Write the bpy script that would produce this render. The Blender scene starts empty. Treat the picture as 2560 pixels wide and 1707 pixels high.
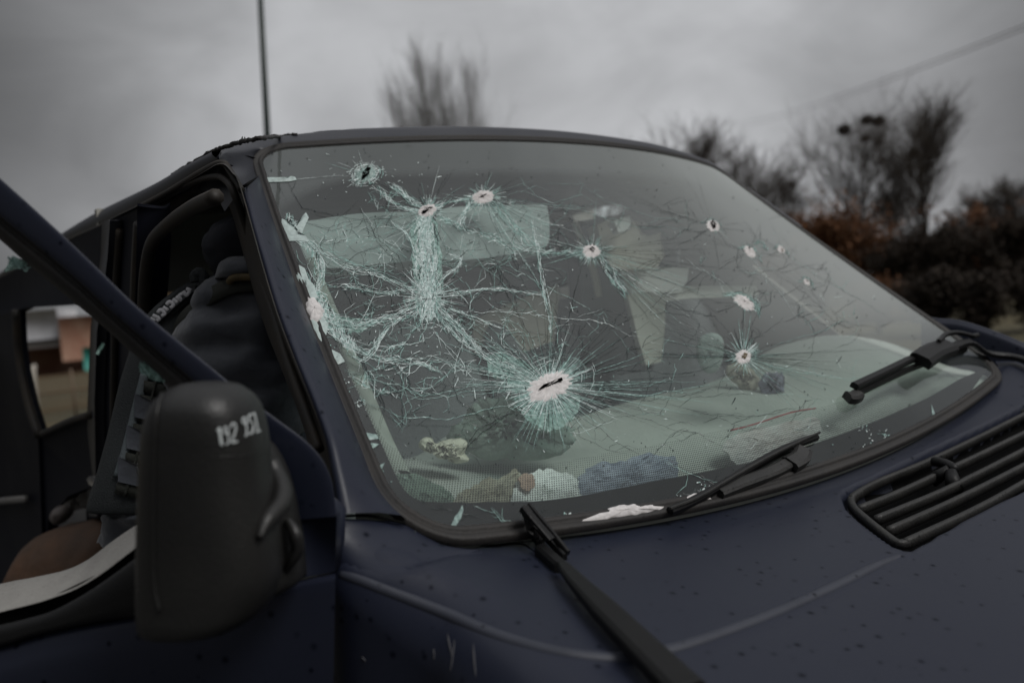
import bpy, math, random
import numpy as np
from mathutils import Vector, Matrix
from mathutils.bvhtree import BVHTree
from mathutils.geometry import tessellate_polygon
rad = math.radians
random.seed(7); rng = np.random.default_rng(7)
scn = bpy.context.scene
COL = scn.collection

# ------------------------------------------------------------------ camera
CP = np.array([0.8105, -1.2089, 0.2541])            # camera position (x = van forward, z = 0 at windscreen base)
YAW, PIT, ROL = 2.50847, -0.040057, -0.09513
FPX = 1995.3                                        # focal length in pixels of a 2560 wide picture
def _basis():
    cy, sy, cp, sp = math.cos(YAW), math.sin(YAW), math.cos(PIT), math.sin(PIT)
    F = np.array([cy*cp, sy*cp, sp]); R = np.cross(F, [0, 0, 1.]); R /= np.linalg.norm(R); U = np.cross(R, F)
    return R*math.cos(ROL)+U*math.sin(ROL), -R*math.sin(ROL)+U*math.cos(ROL), F
CR, CU, CF = _basis()
cam = bpy.data.cameras.new('camera'); camo = bpy.data.objects.new('camera', cam); COL.objects.link(camo)
cam.sensor_width = 36; cam.lens = FPX/2560*36; cam.clip_start = .02; cam.clip_end = 3000
M = Matrix.Identity(4)
for i in range(3):
    M[i][0] = CR[i]; M[i][1] = CU[i]; M[i][2] = -CF[i]; M[i][3] = CP[i]
camo.matrix_world = M
cam.dof.use_dof = True; cam.dof.focus_distance = 1.22; cam.dof.aperture_fstop = 2.6
scn.camera = camo
GZ = -1.17                                          # ground height

# ------------------------------------------------------------------ world, sun, exposure
scn.view_settings.view_transform = 'Standard'; scn.view_settings.look = 'None'
scn.view_settings.exposure = 0; scn.view_settings.gamma = 1
w = bpy.data.worlds.new('World'); scn.world = w; w.use_nodes = True
nt = w.node_tree; N = nt.nodes; L = nt.links
for n in list(N): N.remove(n)
out = N.new('ShaderNodeOutputWorld'); bg = N.new('ShaderNodeBackground')
sky = N.new('ShaderNodeTexSky'); sky.sky_type = 'NISHITA'; sky.sun_disc = False
SUN_EL, SUN_AZ = rad(48), rad(68)
sky.sun_elevation = SUN_EL; sky.sun_rotation = SUN_AZ; sky.dust_density = 5; sky.air_density = 1.5
hsv = N.new('ShaderNodeHueSaturation'); hsv.inputs['Saturation'].default_value = .10; hsv.inputs['Value'].default_value = 1
L.new(sky.outputs[0], hsv.inputs['Color'])
tc = N.new('ShaderNodeTexCoord'); mp = N.new('ShaderNodeMapping'); mp.inputs['Scale'].default_value = (1.5, 1.5, 3.2)
L.new(tc.outputs['Generated'], mp.inputs[0])
no = N.new('ShaderNodeTexNoise'); no.inputs['Scale'].default_value = 2.3; no.inputs['Detail'].default_value = 7; no.inputs['Roughness'].default_value = .5
no.inputs['Distortion'].default_value = .5
L.new(mp.outputs[0], no.inputs['Vector'])
rp = N.new('ShaderNodeMapRange'); rp.inputs[1].default_value = .3; rp.inputs[2].default_value = .7; rp.inputs[3].default_value = .74; rp.inputs[4].default_value = 1.26
L.new(no.outputs[0], rp.inputs[0])
# the cloud deck: thinner (brighter) towards one azimuth and towards the zenith
bright = Vector((CF*1 + CR*(.02) + CU*.20)).normalized()
dot = N.new('ShaderNodeVectorMath'); dot.operation = 'DOT_PRODUCT'; dot.inputs[1].default_value = bright
L.new(tc.outputs['Generated'], dot.inputs[0])
r2 = N.new('ShaderNodeMapRange'); r2.interpolation_type = 'SMOOTHSTEP'; r2.inputs[1].default_value = .79; r2.inputs[2].default_value = 1; r2.inputs[3].default_value = .10; r2.inputs[4].default_value = .50
L.new(dot.outputs['Value'], r2.inputs[0])
sep = N.new('ShaderNodeSeparateXYZ'); L.new(tc.outputs['Generated'], sep.inputs[0])
r3 = N.new('ShaderNodeMapRange'); r3.interpolation_type = 'SMOOTHSTEP'; r3.inputs[1].default_value = .55; r3.inputs[2].default_value = .95; r3.inputs[3].default_value = 0; r3.inputs[4].default_value = .50
L.new(sep.outputs[2], r3.inputs[0])
ad = N.new('ShaderNodeMath'); L.new(r2.outputs[0], ad.inputs[0]); L.new(r3.outputs[0], ad.inputs[1])
lobe = Vector((.02, .80, .60)).normalized()      # added bright sky lobe, out of view, to lift the glass reflections
dot2 = N.new('ShaderNodeVectorMath'); dot2.operation = 'DOT_PRODUCT'; dot2.inputs[1].default_value = lobe; L.new(tc.outputs['Generated'], dot2.inputs[0])
r4 = N.new('ShaderNodeMapRange'); r4.interpolation_type = 'SMOOTHSTEP'; r4.inputs[1].default_value = .84; r4.inputs[2].default_value = .985; r4.inputs[3].default_value = 0; r4.inputs[4].default_value = .28
L.new(dot2.outputs['Value'], r4.inputs[0]); ad2 = N.new('ShaderNodeMath'); L.new(ad.outputs[0], ad2.inputs[0]); L.new(r4.outputs[0], ad2.inputs[1])
mu = N.new('ShaderNodeMath'); mu.operation = 'MULTIPLY'; L.new(ad2.outputs[0], mu.inputs[0]); L.new(rp.outputs[0], mu.inputs[1])
cl = N.new('ShaderNodeCombineColor')
for i, k in enumerate((.97, .985, 1.02)):
    m_ = N.new('ShaderNodeMath'); m_.operation = 'MULTIPLY'; m_.inputs[1].default_value = k/.1; L.new(mu.outputs[0], m_.inputs[0]); L.new(m_.outputs[0], cl.inputs[i])
mixw = N.new('ShaderNodeMix'); mixw.data_type = 'RGBA'; mixw.inputs[0].default_value = .93
L.new(hsv.outputs[0], mixw.inputs[6]); L.new(cl.outputs[0], mixw.inputs[7])
L.new(mixw.outputs[2], bg.inputs[0]); bg.inputs[1].default_value = .1
L.new(bg.outputs[0], out.inputs[0])
sl = bpy.data.lights.new('sun', 'SUN'); sl.energy = 1.5; sl.angle = rad(24); sl.color = (1, .98, .95)
so = bpy.data.objects.new('sun', sl); COL.objects.link(so)
so.rotation_euler = (rad(42), 0, rad(112)); so.location = (0, 0, 10)

# ------------------------------------------------------------------ picture <-> place helpers
def ray(x, y): return CF + (x-1280)/FPX*CR + (853.5-y)/FPX*CU
def P(x, y, d): return CP + d*ray(x, y)
def PN(x, y, n, k):
    D = ray(x, y); n = np.array(n, float); return CP + (k-CP@n)/(D@n)*D
def PY(x, y, v): return PN(x, y, (0, 1, 0), v)
def PZ(x, y, v): return PN(x, y, (0, 0, 1), v)
def PX(x, y, v): return PN(x, y, (1, 0, 0), v)
def proj(Q):
    d = np.asarray(Q)-CP; z = d@CF; return np.stack([1280+FPX*(d@CR)/z, 853.5-FPX*(d@CU)/z, z], -1)
def A(*a): return np.array(a, float)
def cat(pts, n, closed=False):
    """Catmull-Rom through points, n samples a span"""
    p = np.array(pts, float); m = len(p); o = []
    for i in range(m if closed else m-1):
        if closed: a, b, c, d = p[(i-1) % m], p[i], p[(i+1) % m], p[(i+2) % m]
        else:
            b, c = p[i], p[i+1]; a = p[i-1] if i else 2*b-c; d = p[i+2] if i+2 < m else 2*c-b
        for t in np.arange(n)/n:
            o.append(.5*((2*b)+(-a+c)*t+(2*a-5*b+4*c-d)*t*t+(-a+3*b-3*c+d)*t**3))
    if not closed: o.append(p[-1])
    return np.array(o)
def resample(p, n):
    p = np.array(p, float); s = np.r_[0, np.cumsum(np.linalg.norm(np.diff(p, axis=0), axis=1))]
    t = np.linspace(0, s[-1], n); return np.stack([np.interp(t, s, p[:, k]) for k in range(p.shape[1])], 1)

# ------------------------------------------------------------------ object helpers
def mesh_obj(name, V, F, mat, parent=None, smooth=True, uv=None, uv2=None, mats=None, mi=None):
    me = bpy.data.meshes.new(name)
    me.from_pydata([tuple(map(float, v)) for v in V], [], [tuple(int(i) for i in f) for f in F])
    if mats:
        for m in mats: me.materials.append(m)
        if mi is not None: me.polygons.foreach_set('material_index', list(mi))
    else: me.materials.append(mat)
    if smooth: me.polygons.foreach_set('use_smooth', [True]*len(me.polygons))
    for nm, u in (('uv', uv), ('grad', uv2)):
        if u is not None:
            l = me.uv_layers.new(name=nm); idx = np.zeros(len(me.loops), int); me.loops.foreach_get('vertex_index', idx)
            l.data.foreach_set('uv', np.asarray(u, float)[idx].ravel())
    me.validate(); me.update()
    o = bpy.data.objects.new(name, me); COL.objects.link(o)
    if parent is not None:
        o.parent = parent
        if parent.type == 'EMPTY' and not parent.get('_local'): o.matrix_parent_inverse = Matrix.Translation(-Vector(parent.location))
    return o
def tag(o, label=None, cat_=None, group=None, kind=None):
    if label: o['label'] = label
    if cat_: o['category'] = cat_
    if group: o['group'] = group
    if kind: o['kind'] = kind
    return o
def empty(name, loc, label=None, cat_=None, group=None):
    o = bpy.data.objects.new(name, None); COL.objects.link(o); o.location = loc; o.empty_display_size = .1
    return tag(o, label, cat_, group)
class MB:
    def __init__(s): s.V = []; s.F = []; s.mi = []
    def add(s, V, F, mi=0):
        b = len(s.V); s.V += [tuple(map(float, v)) for v in V]; s.F += [tuple(int(i)+b for i in f) for f in F]; s.mi += [mi]*len(F); return s
    def tube(s, pts, r, sides=8, closed=False, cap=True, flat=None, mi=0):
        p = np.array(pts, float); n = len(p); r = np.broadcast_to(np.asarray(r, float), (n,))
        T = np.zeros_like(p)
        if closed: T = np.roll(p, -1, 0)-np.roll(p, 1, 0)
        else: T[1:-1] = p[2:]-p[:-2]; T[0] = p[1]-p[0]; T[-1] = p[-1]-p[-2]
        T /= np.linalg.norm(T, axis=1)[:, None]+1e-12
        a = np.array([0, 0, 1.]) if abs(T[0][2]) < .9 else np.array([1., 0, 0])
        if flat is not None: a = np.array(flat, float)
        U = np.cross(T[0], a); U /= np.linalg.norm(U)
        V = []
        for i in range(n):
            if flat is not None: U = np.cross(T[i], a)
            else: U = U-T[i]*(U@T[i])
            U = U/(np.linalg.norm(U)+1e-12); W = np.cross(T[i], U)
            for k in range(sides):
                an = 2*math.pi*k/sides+.3; V.append(p[i]+r[i]*(math.cos(an)*U+math.sin(an)*W))
        F = []
        for i in range(n if closed else n-1):
            j = (i+1) % n
            for k in range(sides): F.append((i*sides+k, i*sides+(k+1) % sides, j*sides+(k+1) % sides, j*sides+k))
        if cap and not closed: F += [tuple(range(sides))[::-1], tuple((n-1)*sides+k for k in range(sides))]
        return s.add(V, F, mi)
    def bar(s, pts, w, h, up, taper=None, mi=0):
        """rectangular bar with small chamfers swept along pts; w across, h along up"""
        p = np.array(pts, float); n = len(p); up = np.array(up, float)
        T = np.gradient(p, axis=0); T /= np.linalg.norm(T, axis=1)[:, None]
        prof = [(-.5, -.5), (.5, -.5), (.5, .25), (.3, .5), (-.3, .5), (-.5, .25)]
        V = []
        for i in range(n):
            k = 1 if taper is None else taper[i]
            a = np.cross(T[i], up); a /= np.linalg.norm(a); b = np.cross(a, T[i])
            for q in prof: V.append(p[i]+a*q[0]*w*k+b*q[1]*h*k)
        m = len(prof); F = [(i*m+k, i*m+(k+1) % m, (i+1)*m+(k+1) % m, (i+1)*m+k) for i in range(n-1) for k in range(m)]
        F += [tuple(range(m))[::-1], tuple((n-1)*m+k for k in range(m))]
        return s.add(V, F, mi)
    def slab(s, pts, th, mi=0, nrm=None):
        """flat polygon given by points, thickened along -normal"""
        p = np.array(pts, float); n = len(p)
        if nrm is None:
            c = p.mean(0); nrm = sum((np.cross(p[i]-c, p[(i+1) % n]-c) for i in range(n)), np.zeros(3))
            nrm = nrm/np.linalg.norm(nrm)
            if nrm@(CP-c) < 0: nrm = -nrm
        else: nrm = np.array(nrm, float)/np.linalg.norm(nrm)
        tri = tessellate_polygon([[Vector(q) for q in p]])
        V = list(p)+list(p-nrm*th)
        F = [t for t in tri]+[tuple(i+n for i in t[::-1]) for t in tri]+[(i, (i+1) % n, n+(i+1) % n, n+i) for i in range(n)]
        return s.add(V, F, mi)
    def grid(s, G, mi=0, closed_v=False):
        G = np.array(G, float); a, b = G.shape[:2]; V = G.reshape(-1, 3)
        bb = b if closed_v else b-1
        F = [(i*b+j, i*b+(j+1) % b, (i+1)*b+(j+1) % b, (i+1)*b+j) for i in range(a-1) for j in range(bb)]
        return s.add(V, F, mi)
    def build(s, name, mat, parent=None, smooth=True, mats=None):
        return mesh_obj(name, s.V, s.F, mat, parent, smooth, mats=mats, mi=s.mi if mats else None)
def net(C, n):
    """smooth surface through a control net"""
    C = np.array(C, float)
    A1 = np.array([cat(row, n) for row in C]); return np.array([cat(A1[:, j], n) for j in range(A1.shape[1])]).transpose(1, 0, 2)
def bevel(o, w, seg=2):
    m = o.modifiers.new('bevel', 'BEVEL'); m.width = w; m.segments = seg; m.limit_method = 'ANGLE'; m.angle_limit = rad(35); return o
def solid(o, t, off=-1):
    m = o.modifiers.new('solid', 'SOLIDIFY'); m.thickness = t; m.offset = off; return o

# ------------------------------------------------------------------ materials
def mat(name, col, rough=.5, metal=0, spec=.5, noise=None, bump=None, coat=0, speck=None, sheen=0):
    """noise=(scale, amount, second colour); bump=(scale, strength); speck=(scale, size, colour, rough)"""
    m = bpy.data.materials.new(name); m.use_nodes = True; n = m.node_tree.nodes; l = m.node_tree.links
    b = n['Principled BSDF']; b.inputs['Base Color'].default_value = (*col, 1); b.inputs['Roughness'].default_value = rough
    b.inputs['Metallic'].default_value = metal; b.inputs['Specular IOR Level'].default_value = spec
    b.inputs['Coat Weight'].default_value = coat; b.inputs['Coat Roughness'].default_value = .25
    if sheen: b.inputs['Sheen Weight'].default_value = sheen
    g = n.new('ShaderNodeTexCoord'); src = None
    if noise:
        t = n.new('ShaderNodeTexNoise'); t.inputs['Scale'].default_value = noise[0]; t.inputs['Detail'].default_value = 6; t.inputs['Roughness'].default_value = .6
        l.new(g.outputs['Object'], t.inputs['Vector'])
        mr = n.new('ShaderNodeMapRange'); mr.inputs[1].default_value = .35; mr.inputs[2].default_value = .7; mr.inputs[4].default_value = noise[1]; l.new(t.outputs[0], mr.inputs[0])
        mx = n.new('ShaderNodeMix'); mx.data_type = 'RGBA'; mx.inputs[6].default_value = (*col, 1); mx.inputs[7].default_value = (*noise[2], 1)
        l.new(mr.outputs[0], mx.inputs[0]); src = mx.outputs[2]
        rr = n.new('ShaderNodeMapRange'); rr.inputs[3].default_value = rough*.9; rr.inputs[4].default_value = min(1, rough*1.2); l.new(t.outputs[0], rr.inputs[0]); l.new(rr.outputs[0], b.inputs['Roughness'])
    if speck:
        v = n.new('ShaderNodeTexVoronoi'); v.inputs['Scale'].default_value = speck[0]; v.inputs['Randomness'].default_value = 1; l.new(g.outputs['Object'], v.inputs['Vector'])
        # only some cells carry a drop, of random size
        sc = n.new('ShaderNodeSeparateColor'); l.new(v.outputs['Color'], sc.inputs[0])
        th = n.new('ShaderNodeMapRange'); th.inputs[1].default_value = .08; th.inputs[2].default_value = 1; th.inputs[3].default_value = 0; th.inputs[4].default_value = speck[1]; l.new(sc.outputs[0], th.inputs[0])
        lt = n.new('ShaderNodeMapRange'); lt.interpolation_type = 'SMOOTHSTEP'; l.new(v.outputs['Distance'], lt.inputs[0]); lt.inputs[1].default_value = 0
        l.new(th.outputs[0], lt.inputs[2]); lt.inputs[3].default_value = 1; lt.inputs[4].default_value = 0
        mx2 = n.new('ShaderNodeMix'); mx2.data_type = 'RGBA'; l.new(lt.outputs[0], mx2.inputs[0]); mx2.inputs[7].default_value = (*speck[2], 1)
        if src: l.new(src, mx2.inputs[6])
        else: mx2.inputs[6].default_value = (*col, 1)
        src = mx2.outputs[2]
    if src: l.new(src, b.inputs['Base Color'])
    if speck:
        for nm_, hi in (('Specular IOR Level', spec), ('Coat Weight', coat)):
            q_ = n.new('ShaderNodeMapRange'); l.new(lt.outputs[0], q_.inputs[0]); q_.inputs[3].default_value = hi; q_.inputs[4].default_value = hi*.15; l.new(q_.outputs[0], b.inputs[nm_])
    if bump:
        t2 = n.new('ShaderNodeTexNoise'); t2.inputs['Scale'].default_value = bump[0]; t2.inputs['Detail'].default_value = 5; l.new(g.outputs['Object'], t2.inputs['Vector'])
        bu = n.new('ShaderNodeBump'); bu.inputs['Strength'].default_value = bump[1]; bu.inputs['Distance'].default_value = .01; l.new(t2.outputs[0], bu.inputs['Height']); l.new(bu.outputs[0], b.inputs['Normal'])
    return m
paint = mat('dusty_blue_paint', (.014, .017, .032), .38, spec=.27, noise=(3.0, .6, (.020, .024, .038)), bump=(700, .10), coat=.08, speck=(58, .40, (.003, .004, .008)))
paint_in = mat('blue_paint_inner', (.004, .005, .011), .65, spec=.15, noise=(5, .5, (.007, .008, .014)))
paint_roof = mat('roof_paint', (.016, .018, .026), .42, noise=(6, .6, (.045, .046, .054)), bump=(500, .08))
rubber = mat('black_rubber', (.014, .013, .013), .62, noise=(14, .6, (.035, .030, .026)), bump=(200, .15))
rub_brown = mat('dirty_rubber', (.012, .011, .010), .6, noise=(18, .8, (.045, .033, .022)))
plastic = mat('black_plastic', (.0045, .0045, .005), .45, spec=.3, noise=(10, .5, (.010, .010, .0095)), bump=(350, .12))
mirror_pl = mat('mirror_plastic', (.008, .008, .008), .42, noise=(7, .8, (.017, .0165, .015)), bump=(260, .10))
slat_pl = mat('grille_plastic', (.014, .014, .014), .5, noise=(22, .7, (.032, .031, .028)), bump=(300, .2), speck=(90, .3, (.005, .005, .005)))
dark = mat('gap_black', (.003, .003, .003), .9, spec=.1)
trim_in = mat('cabin_trim', (.030, .029, .027), .8, noise=(9, .5, (.05, .048, .044)))

# ------------------------------------------------------------------ windscreen surface  S(s,t), s across -1..1, t up 0..1
UT, WT, VT, BB, HB, BT, HT, SU, SW = -.68328, .60321, .6808, .04805, -.06432, .11751, .02238, -.04032, .02597
def S(s, t):
    s = np.asarray(s, float); t = np.asarray(t, float); k = 1-s*s; q = 4*t*(1-t)
    return np.stack([UT*t+(BB*(1-t)+BT*t)*k+SU*q, s*(.80*(1-t)+VT*t), WT*t+(HB*(1-t)+HT*t)*k+SW*q], -1)
def SN(s, t):
    e = 1e-4; a = S(np.asarray(s)+e, t)-S(np.asarray(s)-e, t); b = S(s, np.asarray(t)+e)-S(s, np.asarray(t)-e)
    n = np.cross(a, b); return n/np.linalg.norm(n, axis=-1, keepdims=True)
SNSIGN = 1.0 if (SN(0., .5)@np.array([1, 0, 1.])) > 0 else -1.0
gs, gt = np.meshgrid(np.linspace(-1.1, 1.1, 89), np.linspace(-.1, 1.1, 49)); gP = proj(S(gs, gt)); gP = gP.reshape(-1, 3)[:, :2]; gS = gs.ravel(); gT = gt.ravel()
def st_of(px):
    """picture points -> (s,t) on the windscreen, by Newton steps"""
    px = np.atleast_2d(np.array(px, float)); o = []
    for c in range(0, len(px), 2000):
        q = px[c:c+2000]; i = np.argmin(((q[:, None]-gP[None])**2).sum(-1), 1); s = gS[i].copy(); t = gT[i].copy()
        for _ in range(7):
            f0 = proj(S(s, t))[:, :2]; e = 1e-5
            a = (proj(S(s+e, t))[:, :2]-f0)/e; b = (proj(S(s, t+e))[:, :2]-f0)/e
            r = q-f0; det = a[:, 0]*b[:, 1]-a[:, 1]*b[:, 0]; det = np.where(np.abs(det) < 1e3, 1e3*np.sign(det+1e-9), det)
            s += np.clip((r[:, 0]*b[:, 1]-r[:, 1]*b[:, 0])/det, -.05, .05); t += np.clip((a[:, 0]*r[:, 1]-a[:, 1]*r[:, 0])/det, -.05, .05)
        o.append(np.stack([s, t], 1))
    return np.concatenate(o)
def G(px, off=0.):
    st = st_of(px); n = SN(st[:, 0], st[:, 1])*SNSIGN; return S(st[:, 0], st[:, 1])+n*off
def gst(s, t, off=0.): return S(s, t)+SN(s, t)*SNSIGN*off
def rounded(n=14):
    KS, KT = .745, .92; o = []
    def arc(cs, ct, r, a0, a1):
        for a in np.linspace(a0, a1, n): o.append((cs+r/KS*math.cos(a), ct+r/KT*math.sin(a)))
    def edge(a, b, m):
        for k in range(1, m): o.append((a[0]+(b[0]-a[0])*k/m, a[1]+(b[1]-a[1])*k/m))
    r = [.075, .075, .06, .10]  # BL BR TR TL  (counter clockwise from bottom left)
    rBL, rBR, rTR, rTL = .085, .075, .085, .075
    arc(-1+rBL/KS, rBL/KT, rBL, math.pi, 1.5*math.pi); edge((-1+rBL/KS, 0), (1-rBR/KS, 0), 50)
    arc(1-rBR/KS, rBR/KT, rBR, -math.pi/2, 0); edge((1, rBR/KT), (1, 1-rTR/KT), 34)
    arc(1-rTR/KS, 1-rTR/KT, rTR, 0, math.pi/2); edge((1-rTR/KS, 1), (-1+rTL/KS, 1), 50)
    arc(-1+rTL/KS, 1-rTL/KT, rTL, math.pi/2, math.pi); edge((-1, 1-rTL/KT), (-1, rBL/KT), 34)
    return np.array(o)
OUT = rounded(); cen = np.array([0, .48])
def inset(o, d):
    """move the (s,t) outline inwards by d metres"""
    m = o*np.array([.745, .92]); t = np.roll(m, -1, 0)-np.roll(m, 1, 0); t /= np.linalg.norm(t, axis=1)[:, None]
    n = np.stack([-t[:, 1], t[:, 0]], 1); return (m+n*d)/np.array([.745, .92])
O3 = gst(OUT[:, 0], OUT[:, 1]); Opx = proj(O3)[:, :2]
def near_out(x, y): return O3[np.argmin(((Opx-np.array([x, y]))**2).sum(1))]

# ------------------------------------------------------------------ materials of the glass
def glass_mat():
    m = bpy.data.materials.new('dusty_glass_painted_haze'); m.use_nodes = True; n = m.node_tree.nodes; l = m.node_tree.links; n.clear()
    o = n.new('ShaderNodeOutputMaterial'); tr = n.new('ShaderNodeBsdfTransparent'); tr.inputs[0].default_value = (.84, .92, .895, 1)
    gl = n.new('ShaderNodeBsdfGlossy'); gl.inputs['Roughness'].default_value = .07; gl.inputs[0].default_value = (.95, .98, 1, 1)
    fr = n.new('ShaderNodeFresnel'); fr.inputs[0].default_value = 1.52
    mm = n.new('ShaderNodeMath'); mm.operation = 'MULTIPLY'; mm.inputs[1].default_value = .95; mm.use_clamp = True; l.new(fr.outputs[0], mm.inputs[0])
    m1 = n.new('ShaderNodeMixShader'); l.new(mm.outputs[0], m1.inputs[0]); l.new(tr.outputs[0], m1.inputs[1]); l.new(gl.outputs[0], m1.inputs[2])
    df = n.new('ShaderNodeBsdfDiffuse'); df.inputs[0].default_value = (.50, .53, .515, 1)
    g = n.new('ShaderNodeTexCoord'); ns = n.new('ShaderNodeTexNoise'); ns.inputs['Scale'].default_value = 4; ns.inputs['Detail'].default_value = 6; l.new(g.outputs['Object'], ns.inputs[0])
    mr = n.new('ShaderNodeMapRange'); mr.inputs[1].default_value = .3; mr.inputs[2].default_value = .75; mr.inputs[3].default_value = .003; mr.inputs[4].default_value = .022; l.new(ns.outputs[0], mr.inputs[0])
    sx_ = n.new('ShaderNodeSeparateXYZ'); l.new(g.outputs['Object'], sx_.inputs[0])
    d1 = n.new('ShaderNodeMapRange'); d1.interpolation_type = 'SMOOTHSTEP'; d1.inputs[1].default_value = -.30; d1.inputs[2].default_value = .70; d1.inputs[3].default_value = .085; d1.inputs[4].default_value = .52; l.new(sx_.outputs[1], d1.inputs[0])  # milky reflection haze painted as diffuse colour, stronger to the right and upwards
    d2 = n.new('ShaderNodeMapRange'); d2.interpolation_type = 'SMOOTHSTEP'; d2.inputs[1].default_value = 0; d2.inputs[2].default_value = .22; d2.inputs[3].default_value = .03; l.new(sx_.outputs[2], d2.inputs[0])
    d3 = n.new('ShaderNodeMath'); d3.operation = 'MULTIPLY'; l.new(d1.outputs[0], d3.inputs[0]); l.new(d2.outputs[0], d3.inputs[1]); d4 = n.new('ShaderNodeMath'); l.new(d3.outputs[0], d4.inputs[0]); l.new(mr.outputs[0], d4.inputs[1])
    m2 = n.new('ShaderNodeMixShader'); l.new(d4.outputs[0], m2.inputs[0]); l.new(m1.outputs[0], m2.inputs[1]); l.new(df.outputs[0], m2.inputs[2])
    n2 = n.new('ShaderNodeTexNoise'); n2.inputs['Scale'].default_value = 5; n2.inputs['Detail'].default_value = 3; l.new(g.outputs['Object'], n2.inputs[0])
    bu = n.new('ShaderNodeBump'); bu.inputs['Strength'].default_value = .12; bu.inputs['Distance'].default_value = .02; l.new(n2.outputs[0], bu.inputs['Height']); l.new(bu.outputs[0], gl.inputs['Normal'])
    l.new(m2.outputs[0], o.inputs[0]); return m
def frit_mat():
    m = bpy.data.materials.new('dotted_ceramic_frit'); m.use_nodes = True; n = m.node_tree.nodes; l = m.node_tree.links
    b = n['Principled BSDF']; b.inputs['Base Color'].default_value = (.016, .015, .015, 1); b.inputs['Roughness'].default_value = .8; b.inputs['Specular IOR Level'].default_value = .08
    o = n['Material Output']; u = n.new('ShaderNodeUVMap'); u.uv_map = 'uv'; g = n.new('ShaderNodeUVMap'); g.uv_map = 'grad'
    def vm(op, a, bval=None, bsock=None):
        k = n.new('ShaderNodeVectorMath'); k.operation = op; l.new(a, k.inputs[0])
        if bsock: l.new(bsock, k.inputs[1])
        elif bval is not None: k.inputs[1].default_value = bval
        return k
    p = .0036; s3 = math.sqrt(3)
    a = vm('MULTIPLY', u.outputs[0], (1/p, 1/p/s3, 0))
    def dist(off):
        q = vm('ADD', a.outputs[0], off); f = vm('FRACTION', q.outputs[0]); c = vm('SUBTRACT', f.outputs[0], (.5, .5, 0)); d = vm('MULTIPLY', c.outputs[0], (1, s3, 0))
        e = n.new('ShaderNodeVectorMath'); e.operation = 'LENGTH'; l.new(d.outputs[0], e.inputs[0]); return e.outputs['Value']
    mn = n.new('ShaderNodeMath'); mn.operation = 'MINIMUM'; l.new(dist((0, 0, 0)), mn.inputs[0]); l.new(dist((.5, .5, 0)), mn.inputs[1])
    sx = n.new('ShaderNodeSeparateXYZ'); l.new(g.outputs[0], sx.inputs[0])
    rr = n.new('ShaderNodeMapRange'); l.new(sx.outputs[0], rr.inputs[0]); rr.inputs[3].default_value = .17; rr.inputs[4].default_value = .36
    lt = n.new('ShaderNodeMath'); lt.operation = 'GREATER_THAN'; l.new(mn.outputs[0], lt.inputs[0]); l.new(rr.outputs[0], lt.inputs[1])
    sol = n.new('ShaderNodeMath'); sol.operation = 'LESS_THAN'; sol.inputs[1].default_value = .98; l.new(sx.outputs[0], sol.inputs[0])
    m3 = n.new('ShaderNodeMath'); m3.operation = 'MULTIPLY'; l.new(lt.outputs[0], m3.inputs[0]); l.new(sol.outputs[0], m3.inputs[1])
    tr = n.new('ShaderNodeBsdfTransparent'); mx = n.new('ShaderNodeMixShader'); l.new(m3.outputs[0], mx.inputs[0]); l.new(b.outputs[0], mx.inputs[1]); l.new(tr.outputs[0], mx.inputs[2]); l.new(mx.outputs[0], o.inputs[0]); return m
def band_mat():
    m = bpy.data.materials.new('tinted_sun_band'); m.use_nodes = True; n = m.node_tree.nodes; l = m.node_tree.links
    b = n['Principled BSDF']; b.inputs['Base Color'].default_value = (.105, .097, .102, 1); b.inputs['Roughness'].default_value = .8; b.inputs['Specular IOR Level'].default_value = .2
    o = n['Material Output']; g = n.new('ShaderNodeUVMap'); g.uv_map = 'grad'; sx = n.new('ShaderNodeSeparateXYZ'); l.new(g.outputs[0], sx.inputs[0])
    r = n.new('ShaderNodeMapRange'); r.interpolation_type = 'SMOOTHSTEP'; r.inputs[3].default_value = .9; r.inputs[4].default_value = 0; l.new(sx.outputs[0], r.inputs[0])
    r.inputs[1].default_value = .70
    tr = n.new('ShaderNodeBsdfTransparent'); mx = n.new('ShaderNodeMixShader'); l.new(r.outputs[0], mx.inputs[0]); l.new(tr.outputs[0], mx.inputs[1]); l.new(b.outputs[0], mx.inputs[2]); l.new(mx.outputs[0], o.inputs[0]); return m
def shard_mat(name, col, tr_fac, rough=.25):
    m = bpy.data.materials.new(name); m.use_nodes = True; n = m.node_tree.nodes; l = m.node_tree.links
    b = n['Principled BSDF']; b.inputs['Base Color'].default_value = (*col, 1); b.inputs['Roughness'].default_value = rough
    g = n.new('ShaderNodeTexCoord'); ns = n.new('ShaderNodeTexNoise'); ns.inputs['Scale'].default_value = 160; ns.inputs['Detail'].default_value = 4; l.new(g.outputs['Object'], ns.inputs[0])
    mx = n.new('ShaderNodeMix'); mx.data_type = 'RGBA'; mx.inputs[6].default_value = (*[c*.55 for c in col], 1); mx.inputs[7].default_value = (*[min(1, c*1.25) for c in col], 1); l.new(ns.outputs[0], mx.inputs[0]); l.new(mx.outputs[2], b.inputs['Base Color'])
    if tr_fac:
        tr = n.new('ShaderNodeBsdfTransparent'); tr.inputs[0].default_value = (.8, .93, .9, 1); ms = n.new('ShaderNodeMixShader')
        mr = n.new('ShaderNodeMapRange'); mr.inputs[1].default_value = .3; mr.inputs[2].default_value = .7; mr.inputs[3].default_value = min(1, tr_fac+.25); mr.inputs[4].default_value = max(0, tr_fac-.3); l.new(ns.outputs[0], mr.inputs[0])
        l.new(mr.outputs[0], ms.inputs[0]); l.new(b.outputs[0], ms.inputs[1]); l.new(tr.outputs[0], ms.inputs[2]); l.new(ms.outputs[0], n['Material Output'].inputs[0])
    return m
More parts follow.
